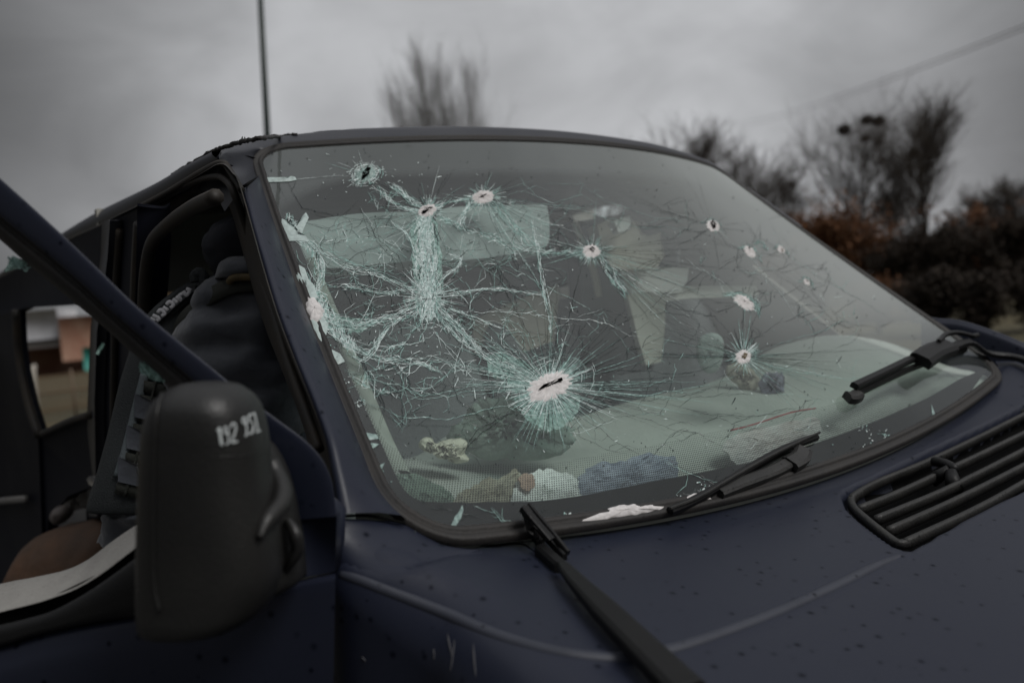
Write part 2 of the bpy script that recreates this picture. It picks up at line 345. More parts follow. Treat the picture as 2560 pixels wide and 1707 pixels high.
g_glass = glass_mat(); g_frit = frit_mat(); g_band = band_mat()
k_white = shard_mat('crack_white', (.70, .82, .79), .1, .3); k_teal = shard_mat('crack_teal', (.33, .52, .48), .25, .3); k_dark = mat('crack_dark', (.012, .02, .02), .4)
k_pulv = shard_mat('pulverised_glass', (.74, .71, .70), 0, .8); k_film = shard_mat('crushed_glass_film', (.42, .62, .56), .55, .5)
k_flake = shard_mat('glass_flake', (.38, .52, .49), .25, .3)

# ------------------------------------------------------------------ the van
van = empty('van', (-1.3, 0, GZ), 'dark blue van with a shattered bullet-holed windscreen and its front door open', 'van')

# ---- front body: bonnet and wings as one pressed surface
V0, RHO = .755, .13
def sm(x, a, b): x = np.clip((np.asarray(x, float)-a)/(b-a), 0, 1); return x*x*(3-2*x)
def body_pt(u, a):
    u = np.asarray(u, float); a = np.asarray(a, float); s = np.sign(a); m = np.abs(a); u, m = np.broadcast_arrays(u, m)
    uu = np.maximum(u, 0); R = .055+.030*sm(u, 0, .12); V_ = .885-.052*sm(u, -.005, .12)-R
    phi = np.clip((m-V_)/R, 0, rad(84)); ext = np.maximum(0, m-V_-R*rad(84))
    v = np.minimum(m, V_)+R*np.sin(phi)+ext*.045; dz = R*(1-np.cos(phi))+ext
    E = -.064*np.clip(1-(np.minimum(v, .8)/.8)**2, 0, 1)-.013
    z = E*np.exp(-uu/.5)-.14*uu-.10*uu**2-.03*(1-np.exp(-uu/.2))
    z = z+.036*sm(v, .66, .86)*np.exp(-(np.maximum(u+.02, 0)/.13)**2)
    v = v*(1-.07*uu**2)
    return np.stack([u+0*v, s*v, z-dz], -1)
def amin(a):
    v = np.minimum(np.abs(a), .8); return np.where(np.abs(a) < .8, .048*(1-(v/.8)**2)-.022, -.022-np.minimum(np.abs(a)-.8, .03)*.6)
nu, na = 210, 400
aa = np.linspace(-1.32, 1.05, na); tt = np.linspace(0, 1, nu)
A2, T2 = np.meshgrid(aa, tt); U2 = amin(A2)*(1-T2)+.98*T2; base = body_pt(U2, A2)
bV = base.reshape(-1, 3); bF = [(i*na+j, i*na+j+1, (i+1)*na+j+1, (i+1)*na+j) for i in range(nu-1) for j in range(na-1)]
bvh_body = BVHTree.FromPolygons([tuple(v) for v in bV.tolist()], bF)
def hit(bvh, x, y, off=0.):
    d = ray(x, y); q = bvh.ray_cast(Vector(CP), Vector(d).normalized())
    if q[0] is None: return None
    n = np.array(q[1]); n = n if n@(CP-np.array(q[0])) > 0 else -n
    return np.array(q[0])+n*off
def onto(bvh, px, n=8, off=0.):
    o = [hit(bvh, x, y, off) for x, y in cat(px, n)]; return np.array([q for q in o if q is not None])
def pdist(V, line):
    """distance and side of V to a 3D polyline (dense)"""
    d = np.full(len(V), 9.); sd = np.zeros(len(V))
    for i in range(len(line)-1):
        a, b = line[i], line[i+1]; ab = b-a; t = np.clip(((V-a)@ab)/(ab@ab+1e-12), 0, 1); q = a+t[:, None]*ab; e = np.linalg.norm(V-q, axis=1)
        k = e < d; d[k] = e[k]
    return d
crease_px = [(700, 1392), (840, 1431), (960, 1473), (1100, 1526), (1230, 1580), (1360, 1618), (1470, 1637), (1570, 1640), (1680, 1620), (1800, 1582), (1950, 1525), (2100, 1458), (2200, 1408), (2270, 1380), (2400, 1335), (2560, 1262)]
cr3 = onto(bvh_body, crease_px, 5)
dcr = pdist(bV, cr3)
# fade of the crease at its right end
fade = np.clip(1-(bV[:, 1]+.28)/.15, 0.0, 1)
# which side is in front of the crease
from_front = np.interp(bV[:, 1], *zip(*sorted((q[1], q[0]) for q in cr3[len(cr3)//3:])))
front = np.clip((bV[:, 0]-from_front)/.02, -1, 1)
sidez = np.interp(bV[:, 0], *zip(*sorted((q[0], q[2]) for q in cr3[:len(cr3)//2])))
bpx = proj(bV); cpx = cat(crease_px, 8); side_s = np.where(bpx[:, 1] > np.interp(bpx[:, 0], cpx[:, 0], cpx[:, 1]), 1., -1.)   # + in front of the pressed line
disp = -.004*np.interp(bpx[:, 0], [1300, 1500], [0, 1])*sm(dcr*side_s, -.012, .012)*np.clip(1-np.maximum(dcr-.012, 0)*side_s/.20, 0, 1)*np.clip(fade, 0, 1)*(bpx[:, 2] > .1)
gr_px = [(2107, 1243), (2112, 1230), (2132, 1217), (2190, 1190), (2273, 1150), (2397, 1093), (2501, 1044), (2560, 1013)]
gr_lo = [(2560, 1222), (2397, 1305), (2294, 1364), (2262, 1374), (2225, 1358), (2157, 1308), (2118, 1272)]
up3 = onto(bvh_body, gr_px, 4); lo3 = onto(bvh_body, gr_lo, 4)
dir_up = up3[-1]-up3[-9]; dir_up /= np.linalg.norm(dir_up); dir_lo = lo3[0]-lo3[6]; dir_lo /= np.linalg.norm(dir_lo)
poly = list(up3)+[up3[-1]+dir_up*.15, up3[-1]*A(1, 0, 1)+A(.035, .62, 0), lo3[0]*A(1, 0, 1)+A(.02, .62, 0)]+list(lo3)
poly = np.array(poly)
def inside(x, y, pg):
    c = np.zeros(len(x), bool); j = len(pg)-1
    for i in range(len(pg)):
        xi, yi, xj, yj = pg[i][0], pg[i][1], pg[j][0], pg[j][1]
        k = ((yi > y) != (yj > y)) & (x < (xj-xi)*(y-yi)/(yj-yi+1e-12)+xi); c ^= k; j = i
    return c
ins = inside(bV[:, 0], bV[:, 1], poly) & (np.abs(A2.ravel()) < .9)
dpl = pdist(bV*A(1, 1, 0), np.vstack([poly, poly[:1]])*A(1, 1, 0))
sgn = np.where(ins, dpl, -dpl); dep = .034*np.clip((sgn+.003)/.011, 0, 1)**1.3
# normals of the base surface
du = np.gradient(base, axis=0); dv = np.gradient(base, axis=1); nn = np.cross(dv, du); nn /= np.linalg.norm(nn, axis=-1, keepdims=True); nn = nn.reshape(-1, 3)
if nn[(nu//2)*na+na//2][2] < 0: nn = -nn
bV2 = bV+nn*(disp-dep)[:, None]
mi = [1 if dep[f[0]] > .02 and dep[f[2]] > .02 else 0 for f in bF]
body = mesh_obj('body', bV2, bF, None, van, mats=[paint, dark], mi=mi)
bvh_body2 = BVHTree.FromPolygons([tuple(v) for v in bV2.tolist()], bF)

def seam(name, px, r=.0016, parent=van, off=0., n=8, m=dark, bv=None):
    o = MB(); p = onto(bv or bvh_body2, px, n, off)
    return o.tube(p, r, 5).build(name, m, parent)
seam('panel_gap', [(1215, 1366), (1298, 1358.5), (1330, 1374), (1377, 1409), (1462, 1487), (1520, 1555), (1575, 1622), (1654, 1706), (1720, 1790)], .0013)

scr_m = mat('scratch_grey', (.075, .075, .085), .7)
for l_ in ([(1119, 1583), (1124, 1610), (1133, 1650)], [(1137, 1598), (1132, 1640), (1126, 1680)], [(1183, 1608), (1186, 1650), (1190, 1692)], [(1085, 1620), (1086, 1650)], [(905, 1640), (915, 1652)]):
    q = onto(bvh_body2, l_, 6, .0003)
    if len(q) > 3: sc_ = MB(); sc_.tube(q, list(np.interp(np.linspace(0, 1, len(q)), [0, .3, .8, 1], [.0003, .0009, .0007, .0002])), 4); sc_.build('scratch', scr_m, body)
# the pressed line: a rounded bead, its bright highlight painted in as a lighter colour
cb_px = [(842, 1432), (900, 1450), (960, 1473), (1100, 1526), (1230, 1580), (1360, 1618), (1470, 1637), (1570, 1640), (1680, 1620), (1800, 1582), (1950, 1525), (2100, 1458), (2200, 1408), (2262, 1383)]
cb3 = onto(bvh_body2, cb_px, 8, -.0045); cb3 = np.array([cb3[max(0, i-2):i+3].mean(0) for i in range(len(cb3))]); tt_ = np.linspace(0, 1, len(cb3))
cbm = MB(); cbm.tube(cb3, np.interp(tt_, [0, .05, .5, .9, 1], [.0058, .0068, .0078, .0074, .0046]), 20); cbm.build('pressed_line', mat('crest_highlight_paint', (.040, .044, .060), .5, spec=.4, noise=(14, .7, (.026, .029, .042)), bump=(700, .1), speck=(58, .3, (.006, .007, .01))), body)
# ---- grille
def BL(x, y, off=0.): return hit(bvh_body, x, y, off)
gp = empty  # placeholder
grille = MB()
floor_ = []
bars = [([(2128, 1243), (2150, 1226), (2200, 1200), (2315, 1153), (2440, 1095), (2560, 1035)], 0),
        ([(2148, 1268), (2240, 1232), (2340, 1186), (2450, 1135), (2560, 1082)], 1),
        ([(2190, 1294), (2270, 1262), (2356, 1226), (2460, 1175), (2560, 1124)], 2),
        ([(2222, 1322), (2300, 1288), (2380, 1252), (2470, 1208), (2560, 1162)], 3),
        ([(2264, 1352), (2330, 1322), (2400, 1290), (2480, 1250), (2560, 1205)], 4)]
side = onto(bvh_body, [(2150, 1226), (2130, 1240), (2134, 1262), (2165, 1292), (2215, 1332), (2245, 1352), (2270, 1350)], 6, -.004)
gsurr = MB(); gsurr.bar(side, .011, .012, (0, 0, 1)); grille_o = gsurr.build('cowl_grille', slat_pl, van)
for px, k in bars:
    p = onto(bvh_body, px, 6, -.004); d = p[-1]-p[-8]; d /= np.linalg.norm(d)
    q = np.vstack([p, p[-1]+d*.12+A(0, 0, -.001), A(p[-1][0]-.03-.01*k, .62, p[-1][2]-.004)])
    b = MB(); b.bar(q, .0092, .014, (0, 0, 1)); b.build('slat', slat_pl, grille_o)
nz = MB(); c1 = BL(2330, 1166, .010); c2 = BL(2392, 1190, .010)
ln = cat([c1, (c1+c2)/2+A(0, 0, .004), c2], 6); nz.tube(ln, [.003]+[.0085]*(len(ln)-2)+[.004], 10); nz.tube([BL(2330, 1184, -.012), BL(2372, 1190, .012)], [.012, .008], 12); nz.tube([BL(2388, 1206, -.012), BL(2376, 1192, .010)], [.014, .009], 12)
nz.build('washer_nozzle', plastic, grille_o)

# ---- windscreen
glass_in = inset(OUT, .012)
VV = []; FF = []; RN = 30; m = len(glass_in)
for k in range(RN+1):
    q = cen+(glass_in-cen)*(k/RN)**.8; VV.append(gst(q[:, 0], q[:, 1]))
VV = np.concatenate(VV)
for k in range(RN):
    for j in range(m):
        a, b = k*m+j, k*m+(j+1) % m; FF.append((a, a+m, b+m, b))
wind = mesh_obj('windshield', VV, FF, g_glass, van)
# rubber seal: two rounded steps around the glass
sl_ = MB(); ring = []
for d, h in ((-.004, -.006), (-.003, .003), (.001, .0045), (.006, .0015), (.008, .0005), (.0095, .0035), (.014, .004), (.017, .001), (.018, -.004)):
    q = inset(OUT, d); ring.append(gst(q[:, 0], q[:, 1], h))
sl_.grid(np.array(ring), closed_v=True); sl_.build('seal', rubber, wind)
# black frit, dotted towards its lower inner edge
fa = [(640, 470), (664, 470), (700, 520), (730, 575), (752, 614), (800, 735), (868, 915), (914, 1014), (960, 1114), (1006, 1209), (1040, 1240), (1083, 1249), (1236, 1249), (1400, 1242), (1631, 1199), (1797, 1168), (1946, 1133), (2149, 1065), (2300, 1000), (2400, 945)]
fb = [(641, 470), (668, 470), (704, 520), (734, 575), (756, 613), (804, 733), (872, 912), (920, 1010), (964, 1095), (1015, 1128), (1060, 1145), (1110, 1154), (1274, 1156), (1400, 1150), (1507, 1131), (1631, 1110), (1797, 1073), (2000, 1027), (2150, 985), (2330, 905)]
def arcpar(p): s = np.r_[0, np.cumsum(np.linalg.norm(np.diff(p, axis=0), axis=1))]; return s/s[-1]
fa_s = resample(cat(fa, 8), 240); fas = st_of(fa_s)
fbc = cat(fb, 8); fac = cat(fa, 8); fb_s = np.stack([np.interp(np.linspace(0, 1, 240), arcpar(fac), fbc[:, k]) for k in (0, 1)], 1); fbs = st_of(fb_s)
oi = inset(OUT, .010); iL = np.argmin(((proj(gst(oi[:, 0], oi[:, 1]))[:, :2]-A(662, 470))**2).sum(1)); iR = np.argmin(((proj(gst(oi[:, 0], oi[:, 1]))[:, :2]-A(2480, 905))**2).sum(1))
seq = [(iL+k) % m for k in range(((iR-iL) % m)+1)]; oo = oi[seq]
og = np.stack([np.interp(np.linspace(0, 1, 240), arcpar(oo*A(.745, .92)), oo[:, k]) for k in (0, 1)], 1)
# match outer to inner by nearest picture distance, kept monotone
opx = proj(gst(oo[:, 0], oo[:, 1]))[:, :2]; idx = np.maximum.accumulate([np.argmin(((opx-q)**2).sum(1)) for q in fa_s]); idx = np.convolve(np.r_[[idx[0]]*6, idx, [idx[-1]]*6], np.ones(13)/13, 'valid')
og = np.stack([np.interp(idx, np.arange(len(oo)), oo[:, k]) for k in (0, 1)], 1); og[0] = oo[0]; og[-1] = oo[-1]
rows = [og, og*.5+fas*.5, fas]; gr = [1, 1, .979]
for k in range(1, 9): rows.append(fas+(fbs-fas)*k/8); gr.append(.978*(1-k/8))
R_ = np.array(rows); FV = gst(R_[..., 0], R_[..., 1], -.003).reshape(-1, 3); n2_ = 240
FF2 = [(i*n2_+j, i*n2_+j+1, (i+1)*n2_+j+1, (i+1)*n2_+j) for i in range(len(rows)-1) for j in range(n2_-1)]
uvf = (R_*A(.745, .92)).reshape(-1, 2); g2 = np.repeat(np.array(gr), n2_); g2 = np.stack([g2, 0*g2], 1)
mesh_obj('frit_border', FV, FF2, g_frit, wind, uv=uvf, uv2=g2)
# tinted band along the top edge
bl_px = [(655, 560), (700, 540), (760, 500), (830, 468), (940, 452), (1100, 446), (1250, 441), (1400, 441), (1560, 446), (1700, 455), (1800, 480), (1880, 520), (1960, 572)]
bs = st_of(resample(cat(bl_px, 8), 120)); top = []
for s_ in np.linspace(-1, 1, 120): top.append((s_*.985, .985))
cand = inset(OUT, .011)
topst = np.array([cand[np.argmin(np.abs(cand[:, 0]-s_)+np.abs(cand[:, 1]-1)*.6)] for s_ in np.linspace(-.99, .985, 120)])
rows = [topst*(1-k)+bs*k for k in np.linspace(0, 1, 10)]; R_ = np.array(rows); BV = gst(R_[..., 0], R_[..., 1], -.0022).reshape(-1, 3)
gg = np.repeat(np.linspace(0, 1, 10), 120); gg = np.stack([gg, gg*0], 1)
mesh_obj('sun_band', BV, [(i*120+j, i*120+j+1, (i+1)*120+j+1, (i+1)*120+j) for i in range(9) for j in range(119)], g_band, wind, uv2=gg)

# ---- A-pillar beside the windscreen
PLn, PLk = (0, 1, -.19), -.872
po_px = [(604, 474), (628, 568), (655, 660), (689, 777), (738, 906), (777, 1000), (812, 1094), (826, 1160), (836, 1220), (843, 1288)]
po = resample(np.array([PN(x, y, PLn, PLk) for x, y in cat(po_px, 6)]), 60)
pin_px = [(641, 440), (660, 520), (700, 614), (750, 752), (807, 900), (842, 987), (891, 1094), (930, 1190), (962, 1262), (1006, 1335)]
pi_ = resample(np.array([near_out(x, y) for x, y in cat(pin_px, 6)]), 60)
# keep rows roughly level: pair by arc length
rows = []
for k, (f, h) in enumerate(((0, 0), (.03, .007), (.12, .010), (.5, .012), (.85, .008), (.97, .002), (1.06, -.006))):
    q = po*(1-f)+pi_*f; n = np.cross(np.gradient(q, axis=0), pi_-po); n /= np.linalg.norm(n, axis=1)[:, None]
    if n[30]@(CP-q[30]) < 0: n = -n
    rows.append(q+n*h)
back = po+A(-.05, .045, 0)
a_p = MB(); a_p.grid(np.array([back]+rows)); a_pil = a_p.build('a_pillar', paint, van)
jb = MB(); jb.tube(po+A(-.008, .006, 0), .0045, 8); jb.tube(po+A(-.03, .02, 0), .008, 8); jb.build('weatherstrip', rub_brown, a_pil)
ft_px = [(838, 1284), (880, 1303), (940, 1328), (985, 1348), (1010, 1358), (1060, 1364)]
seam_pts = np.array([PN(x, y, (0, 1, -.5), -.868+.0*(x-838)) for x, y in ft_px[:1]])
# upper corner of the wing, from the foot of the pillar down into the pressed surface
def hb(x, y, off):
    h_ = hit(bvh_body2, x, y, off); return h_ if h_ is not None else PN(x, y, (0, 1, -.12), -.868)
top_r = [po[-1]+A(0, 0, -.004)]+[po[-1]*(1-f)+pi_[-1]*f+A(0, 0, -.003) for f in (.25, .5, .75)]+[near_out(1006, 1335)+A(.004, -.002, -.006), near_out(1050, 1346)+A(.006, 0, -.008), near_out(1110, 1350)+A(.008, 0, -.010), near_out(1200, 1350)+A(.008, 0, -.012)]
lo_r = [(838, 1412), (880, 1428), (922, 1440), (965, 1446), (1010, 1440), (1060, 1424), (1120, 1404), (1205, 1380)]
lo2_r = [(838, 1450), (880, 1466), (924, 1478), (970, 1482), (1020, 1474), (1070, 1452), (1130, 1424), (1210, 1392)]
cc = []
for t_, a, b in zip(top_r, lo_r, lo2_r):
    l1, l2 = hb(*a, .0008), hb(b[0], b[1]+8, -.0012); n = A(.25, -.6, .5); mids = []
    mids = [t_*.75+l1*.25+n*.005, t_*.5+l1*.5+n*.0065, t_*.25+l1*.75+n*.004]
    cc.append([t_+A(-.01, .006, -.004), t_]+mids+[l1, l2])
cc = np.array(cc)
for _ in range(3): cc[1:-1, 2:] = cc[1:-1, 2:]*.5+.25*(cc[:-2, 2:]+cc[2:, 2:])
poly2 = np.array([(800, 1280), (1220, 1340)]+[(x, y-12) for x, y in lo_r[::-1]]+[(800, 1400)], float)
low_ = inside(bpx[:, 0], bpx[:, 1], poly2) & (bpx[:, 2] > .3) & (bpx[:, 2] < 1.6); pp = np.vstack([poly2, poly2[:1]]); pd = np.full(len(bpx), 0.)
ii_ = np.where(low_)[0]; pd[ii_] = pdist(np.c_[bpx[ii_, :2], np.zeros(len(ii_))], np.c_[pp, np.zeros(len(pp))]); bV3 = bV2-nn*(.032*sm(pd, 0, 34))[:, None]
body.data.vertices.foreach_set('co', bV3.astype(np.float32).ravel()); body.data.update()
wc_ = MB(); wc_.grid(net(np.array(cc).transpose(1, 0, 2), 7)); wc_.build('wing_corner', paint, van)
gl_ = MB(); gl_.tube(cat([po[-1]+A(.002, -.003, 0), po[-1]*.5+pi_[-1]*.5+A(.003, -.004, .004), near_out(1004, 1333)+A(.008, -.008, 0)], 8), .0018, 6); gl_.build('panel_gap', dark, van)

# ---- roof
rm = MB()
r0 = [(641, 470), (644, 452), (646, 428), (655, 402), (672, 388), (727, 373), (823, 357), (919, 349), (1142, 341), (1391, 348), (1583, 367), (1678, 385), (1774, 416), (1850, 470), (1900, 500), (2003, 572)]
r2 = [(603, 470), (590, 446), (573, 424), (550, 385), (600, 357), (740, 337), (850, 326), (925, 321), (1146, 316.5), (1394, 328), (1586, 353), (1682, 376), (1778, 411), (1853, 467), (1903, 498), (2006, 571)]
rr = []
for i, (a, b) in enumerate(zip(r0, r2)):
    p0 = near_out(*a); dz = (p0-CP)@CF
    if i < 3: p2 = PN(b[0], b[1], PLn, PLk+.004)
    elif i == 3: p2 = PY(b[0], b[1], -.785)
    else: p2 = P(b[0], b[1], dz+(.075 if i > 4 else .05))
    back = A(-.30, 0, .004) if i > 3 else (p2-p0)*.5+A(-.10, .02, -.02)
    if i == 3: back = A(-.3, .03, .0)
    if i >= 11: back = A(-.3, -.10, -.06)
    if i >= 13: back = A(-.2, -.10, -.14)
    ou = (p2-p0)/np.linalg.norm(p2-p0); n = A(.5, -.1, .85) if i > 3 else A(.2, -.9, .4)
    ins_ = (p0-A(-.4, 0, .45))*0
    col = [p0+A(.002, 0, -.004)*0-(A(0, 0, .006)), p0+A(-.004, 0, .006), p0*.45+p2*.55+n*(.007 if i > 3 else .012), p2, p2+back*.12-(A(0, 0, .001) if i > 3 else 0), p2+back]
    rr.append(col)
G1 = net(np.array(rr).transpose(1, 0, 2), 8); rm.grid(G1)
gut = [(553, 404), (500, 428), (400, 487), (262, 556), (170, 597), (64, 655), (0, 692), (-120, 770)]
sil = [(538, 378), (459, 420), (383, 463), (245, 530), (161, 581), (50, 652), (-6, 688), (-130, 765)]
ga = []
for i, (a, b) in enumerate(zip(gut, sil)):
    p0 = PN(*a, (-.04, 1, 0), -.772); p2 = PN(*b, (-.04, 1, 0), -.752)
    ga.append([p0+A(0, .02, -.006), p0+A(0, .004, -.002), p0, p0*.6+p2*.4+A(0, -.010, .004), p2, p2+A(-.03, .05, .004), p2+A(-.25, .35, .014), p2+A(-.35, .85, .02), p2+A(-.35, 1.5, -.005)])
G2 = net(np.array(ga).transpose(1, 0, 2), 8); rm.grid(G2)
roof = rm.build('roof', paint_roof, van)
# torn sealing strip along the roof edge
ts = MB(); p = cat([PY(x, y, -.78) for x, y in [(430, 436), (520, 384), (560, 368), (600, 356), (660, 345)]]+[P(x, y, 1.56) for x, y in [(700, 341), (742, 336)]], 14)
p = p+rng.normal(0, .0009, p.shape); ts.tube(p, .0028+.0012*rng.random(len(p)), 6)
for k in range(7):
    q = p[rng.integers(8, len(p)-2)]; ts.tube([q, q+A(*rng.normal(0, .003, 3))+A(0, 0, .001)], [.0022, .0008], 4)
ts.build('torn_sealant', rubber, roof)
db = MB(); q1 = [P(x, y, 1.60) for x, y in [(768, 338), (800, 332), (850, 329), (888, 331)]]; db.tube(cat(q1, 6), list(np.r_[.001, [.0030]*17, .0008]), 8); db.build('dent_ridge', paint_roof, roof)
seam2 = MB(); seam2.tube(cat([PN(603, 472, PLn, PLk-.008), PN(618, 460, PLn, PLk-.001), near_out(641, 452)+A(0.004, -.006, .004)], 6), .0022, 5); seam2.build('panel_gap', dark, roof)

# ---- front door opening: gutter strip, weatherstrips, pillar B
tr_ = MB()
g1 = np.array([PN(x, y, (-.04, 1, 0), -.777) for x, y in [(-40, 716), (64, 660), (170, 602), (262, 561), (400, 491), (500, 432), (553, 408), (575, 428), (604, 476)]])
tr_.tube(cat(g1, 8), .0055, 8)
g2_ = np.array([PY(x, y, -.80) for x, y in [(278, 556), (383, 503), (478, 456), (536, 441), (566, 452), (588, 490)]]+[PN(x, y, PLn, PLk+.02) for x, y in [(628, 606), (674, 752), (719, 900), (770, 1040), (799, 1125)]])
tr_.tube(cat(g2_, 8), .006, 8)
tr_.build('door_weatherstrip', rub_brown, van)
hd = MB()   # dark header and jamb band inside the opening
ha = [(262, 560), (400, 492), (500, 436), (550, 410), (580, 432), (603, 478), (690, 778), (812, 1094), (843, 1288)]
hb_ = [(300, 640), (420, 560), (480, 505), (530, 480), (560, 490), (585, 545), (655, 790), (765, 1080), (800, 1290)]
hg = [[PN(*a, (0, 1, -.10), -.862), PN(*a, (0, 1, -.10), -.835), PN(*b, (0, 1, -.10), -.81), PN(*b, (0, 1, -.10), -.74)] for a, b in zip(ha, hb_)]
hd.grid(net(np.array(hg).transpose(1, 0, 2), 5)); hd.build('door_jamb', rub_brown, van)

bp = MB()
blue = [(276, 556), (352, 516), (350, 620), (345, 800), (338, 900), (330, 1100), (322, 1500), (215, 1500), (222, 1200), (235, 1000), (241, 806), (262, 640)]
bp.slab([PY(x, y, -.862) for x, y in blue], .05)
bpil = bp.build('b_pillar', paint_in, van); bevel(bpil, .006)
strip = [(255, 555), (262, 551), (276, 552), (270, 640), (258, 740), (243, 830), (237, 1000), (240, 1200), (244, 1290), (222, 1290), (215, 1200), (220, 1000), (227, 820), (240, 730), (251, 640)]
b2 = MB(); b2.slab([PY(x, y, -.885) for x, y in strip], .02); o_ = b2.build('pillar_edge', paint_roof, bpil); bevel(o_, .004)
st_ = MB(); st_.slab([PY(x, y, -.897) for x, y in [(218, 1196), (224, 1190), (240, 1206), (238, 1218), (222, 1210)]], .01); bevel(st_.build('striker', mat('worn_steel', (.45, .44, .43), .35, .8), bpil), .002)
b3 = MB()
for off, xs in ((.0, (300, 350)), (.01, (352, 388))):
    q = [PY(x, y, -.868+off) for x, y in [(xs[0], 575 if off == 0 else 560), (xs[0]-8, 700), (xs[0]-14, 900), (xs[0]-20, 1300)]]; b3.tube(cat(q, 6), .008 if off == 0 else .013, 8)
b3.tube(cat([PY(x, y, -.855) for x, y in [(358, 800), (364, 690), (380, 610), (420, 562), (480, 520), (540, 492)]], 6), .012, 8)
b3.build('pillar_trim', rub_brown, bpil)

# ---- side of the load space behind the B-pillar, with the doorway one sees through
sd = MB()
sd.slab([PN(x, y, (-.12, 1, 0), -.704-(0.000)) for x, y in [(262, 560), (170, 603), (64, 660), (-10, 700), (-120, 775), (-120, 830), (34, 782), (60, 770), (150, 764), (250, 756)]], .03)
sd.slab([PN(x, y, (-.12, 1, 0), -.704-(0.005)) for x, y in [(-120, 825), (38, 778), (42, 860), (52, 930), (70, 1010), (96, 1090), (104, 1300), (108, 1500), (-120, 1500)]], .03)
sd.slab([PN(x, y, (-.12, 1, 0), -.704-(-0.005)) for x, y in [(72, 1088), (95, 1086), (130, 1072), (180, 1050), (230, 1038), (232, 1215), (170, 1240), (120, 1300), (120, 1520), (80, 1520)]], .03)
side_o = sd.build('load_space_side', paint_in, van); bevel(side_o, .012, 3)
e1 = MB(); e1.tube(cat([PN(x, y, (-.12, 1, 0), -.704-(0.008)) for x, y in [(96, 1088), (130, 1073), (180, 1051), (228, 1036)]], 5), .010, 8); e1.tube(cat([PN(x, y, (-.12, 1, 0), -.704-(0.015)) for x, y in [(40, 775), (44, 860), (54, 930), (72, 1010), (98, 1090)]], 5), .012, 8)
e1.build('doorway_trim', rub_brown, side_o)
e2 = MB(); e2.bar([PN(x, y, (-.12, 1, 0), -.734) for x, y in [(-60, 1254), (0, 1252), (62, 1247)]], .022, .02, (0, -1, 0)); e2.build('door_handle', mat('chrome_handle', (.22, .21, .20), .5, .3), side_o)

# ---- open front door: everything lies on or near one door plane hinged at the wing
TH = rad(47); DR = A(-math.cos(TH), -math.sin(TH), 0); DN = A(DR[1], -DR[0], 0); DN = DN if DN@(CP-A(.02, -.88, 0)) > 0 else -DN
HG = A(.015, -.885, 0)
def PD(x, y, off=0.): return PN(x, y, DN, DN@HG+off)
door = empty('x', (0, 0, 0)); bpy.data.objects.remove(door)
U_ = [(-240, 236), (-120, 340), (0, 446), (109, 544), (218, 646), (326, 751), (400, 815), (468, 870), (540, 928), (609, 985), (690, 1046), (750, 1090), (790, 1128), (815, 1165), (832, 1215), (841, 1290)]
Lw = [(-240, 330), (-120, 438), (0, 541), (96, 618), (191, 698), (287, 787), (343, 834), (400, 883), (455, 928), (500, 965), (560, 1010), (610, 1060), (660, 1130), (690, 1180), (715, 1240), (735, 1300)]
cols = []
for a, b in zip(U_, Lw):
    cols.append([PD(*a, -.035), PD(*a, -.004), PD(a[0]*.95+b[0]*.05, a[1]*.95+b[1]*.05, .002), PD(a[0]*.55+b[0]*.45, a[1]*.55+b[1]*.45, .0035), PD(a[0]*.06+b[0]*.94, a[1]*.06+b[1]*.94, .002), PD(*b, -.004), PD(*b, -.02)])
dm = MB(); dm.grid(net(np.array(cols).transpose(1, 0, 2), 5)); 
dm.slab([PD(x, y, .001) for x, y in cat([(470, 1000), (560, 1000), (640, 1060), (700, 1140), (740, 1200), (790, 1240), (842, 1286), (840, 1350), (838, 1428)], 1).tolist()+[(765, 1442), (678, 1466), (520, 1500), (470, 1500)]], .03)
door = dm.build('front_door', paint, van)
lower = [(-300, 1700), (-200, 1655), (0, 1612), (137, 1573), (350, 1535), (520, 1503), (678, 1470), (765, 1446), (838, 1431)]
lo_c = []
for x, y in lower:
    lo_c.append([PD(x, y, -.012), PD(x, y+3, .004), PD(x, y+10, .010), PD(x, y+40, .016), PD(x-4, 1700 if y < 1600 else y+120, .022), PD(x-8, 2000, .02)])
ld = MB(); ld.grid(net(np.array(lo_c).transpose(1, 0, 2), 5)); ld.build('door_skin', paint, door)
Rb = [(-240, 395), (-120, 498), (0, 599), (64, 655), (204, 771), (271, 828), (320, 872), (348, 895), (399, 943), (440, 985), (490, 1030)]
wr = MB(); wc = []
for a, b in zip(Lw[:11], Rb): wc.append([PD(*a, -.003), PD(a[0]*.85+b[0]*.15, a[1]*.85+b[1]*.15, -.010), PD(a[0]*.5+b[0]*.5, a[1]*.5+b[1]*.5, -.006), PD(a[0]*.15+b[0]*.85, a[1]*.15+b[1]*.85, -.012), PD(*b, -.03), PD(*b, -.05)])
wr.grid(net(np.array(wc).transpose(1, 0, 2), 5)); wr.build('window_rubber', rubber, door)
sill_t = [(-200, 1512), (0, 1459), (80, 1443), (164, 1424), (220, 1398), (273, 1358), (320, 1325), (361, 1298), (430, 1240)]
sill_b = [(-200, 1580), (0, 1528), (80, 1508), (130, 1493), (190, 1470), (250, 1435), (310, 1390), (361, 1350), (430, 1290)]
sg = [[PD(*b, -.018-.01), PD(*b, -.018), PD(a[0]*.5+b[0]*.5, a[1]*.5+b[1]*.5, -.05), PD(*a, -.085), PD(a[0], a[1]+40, -.10)] for a, b in zip(sill_t, sill_b)]
sw = MB(); sw.grid(net(np.array(sg).transpose(1, 0, 2), 5)); sw.build('window_sill', mat('grey_sill_trim', (.30, .29, .27), .6, noise=(30, .5, (.20, .19, .18)), bump=(300, .2), speck=(150, .25, (.08, .08, .075))), door)
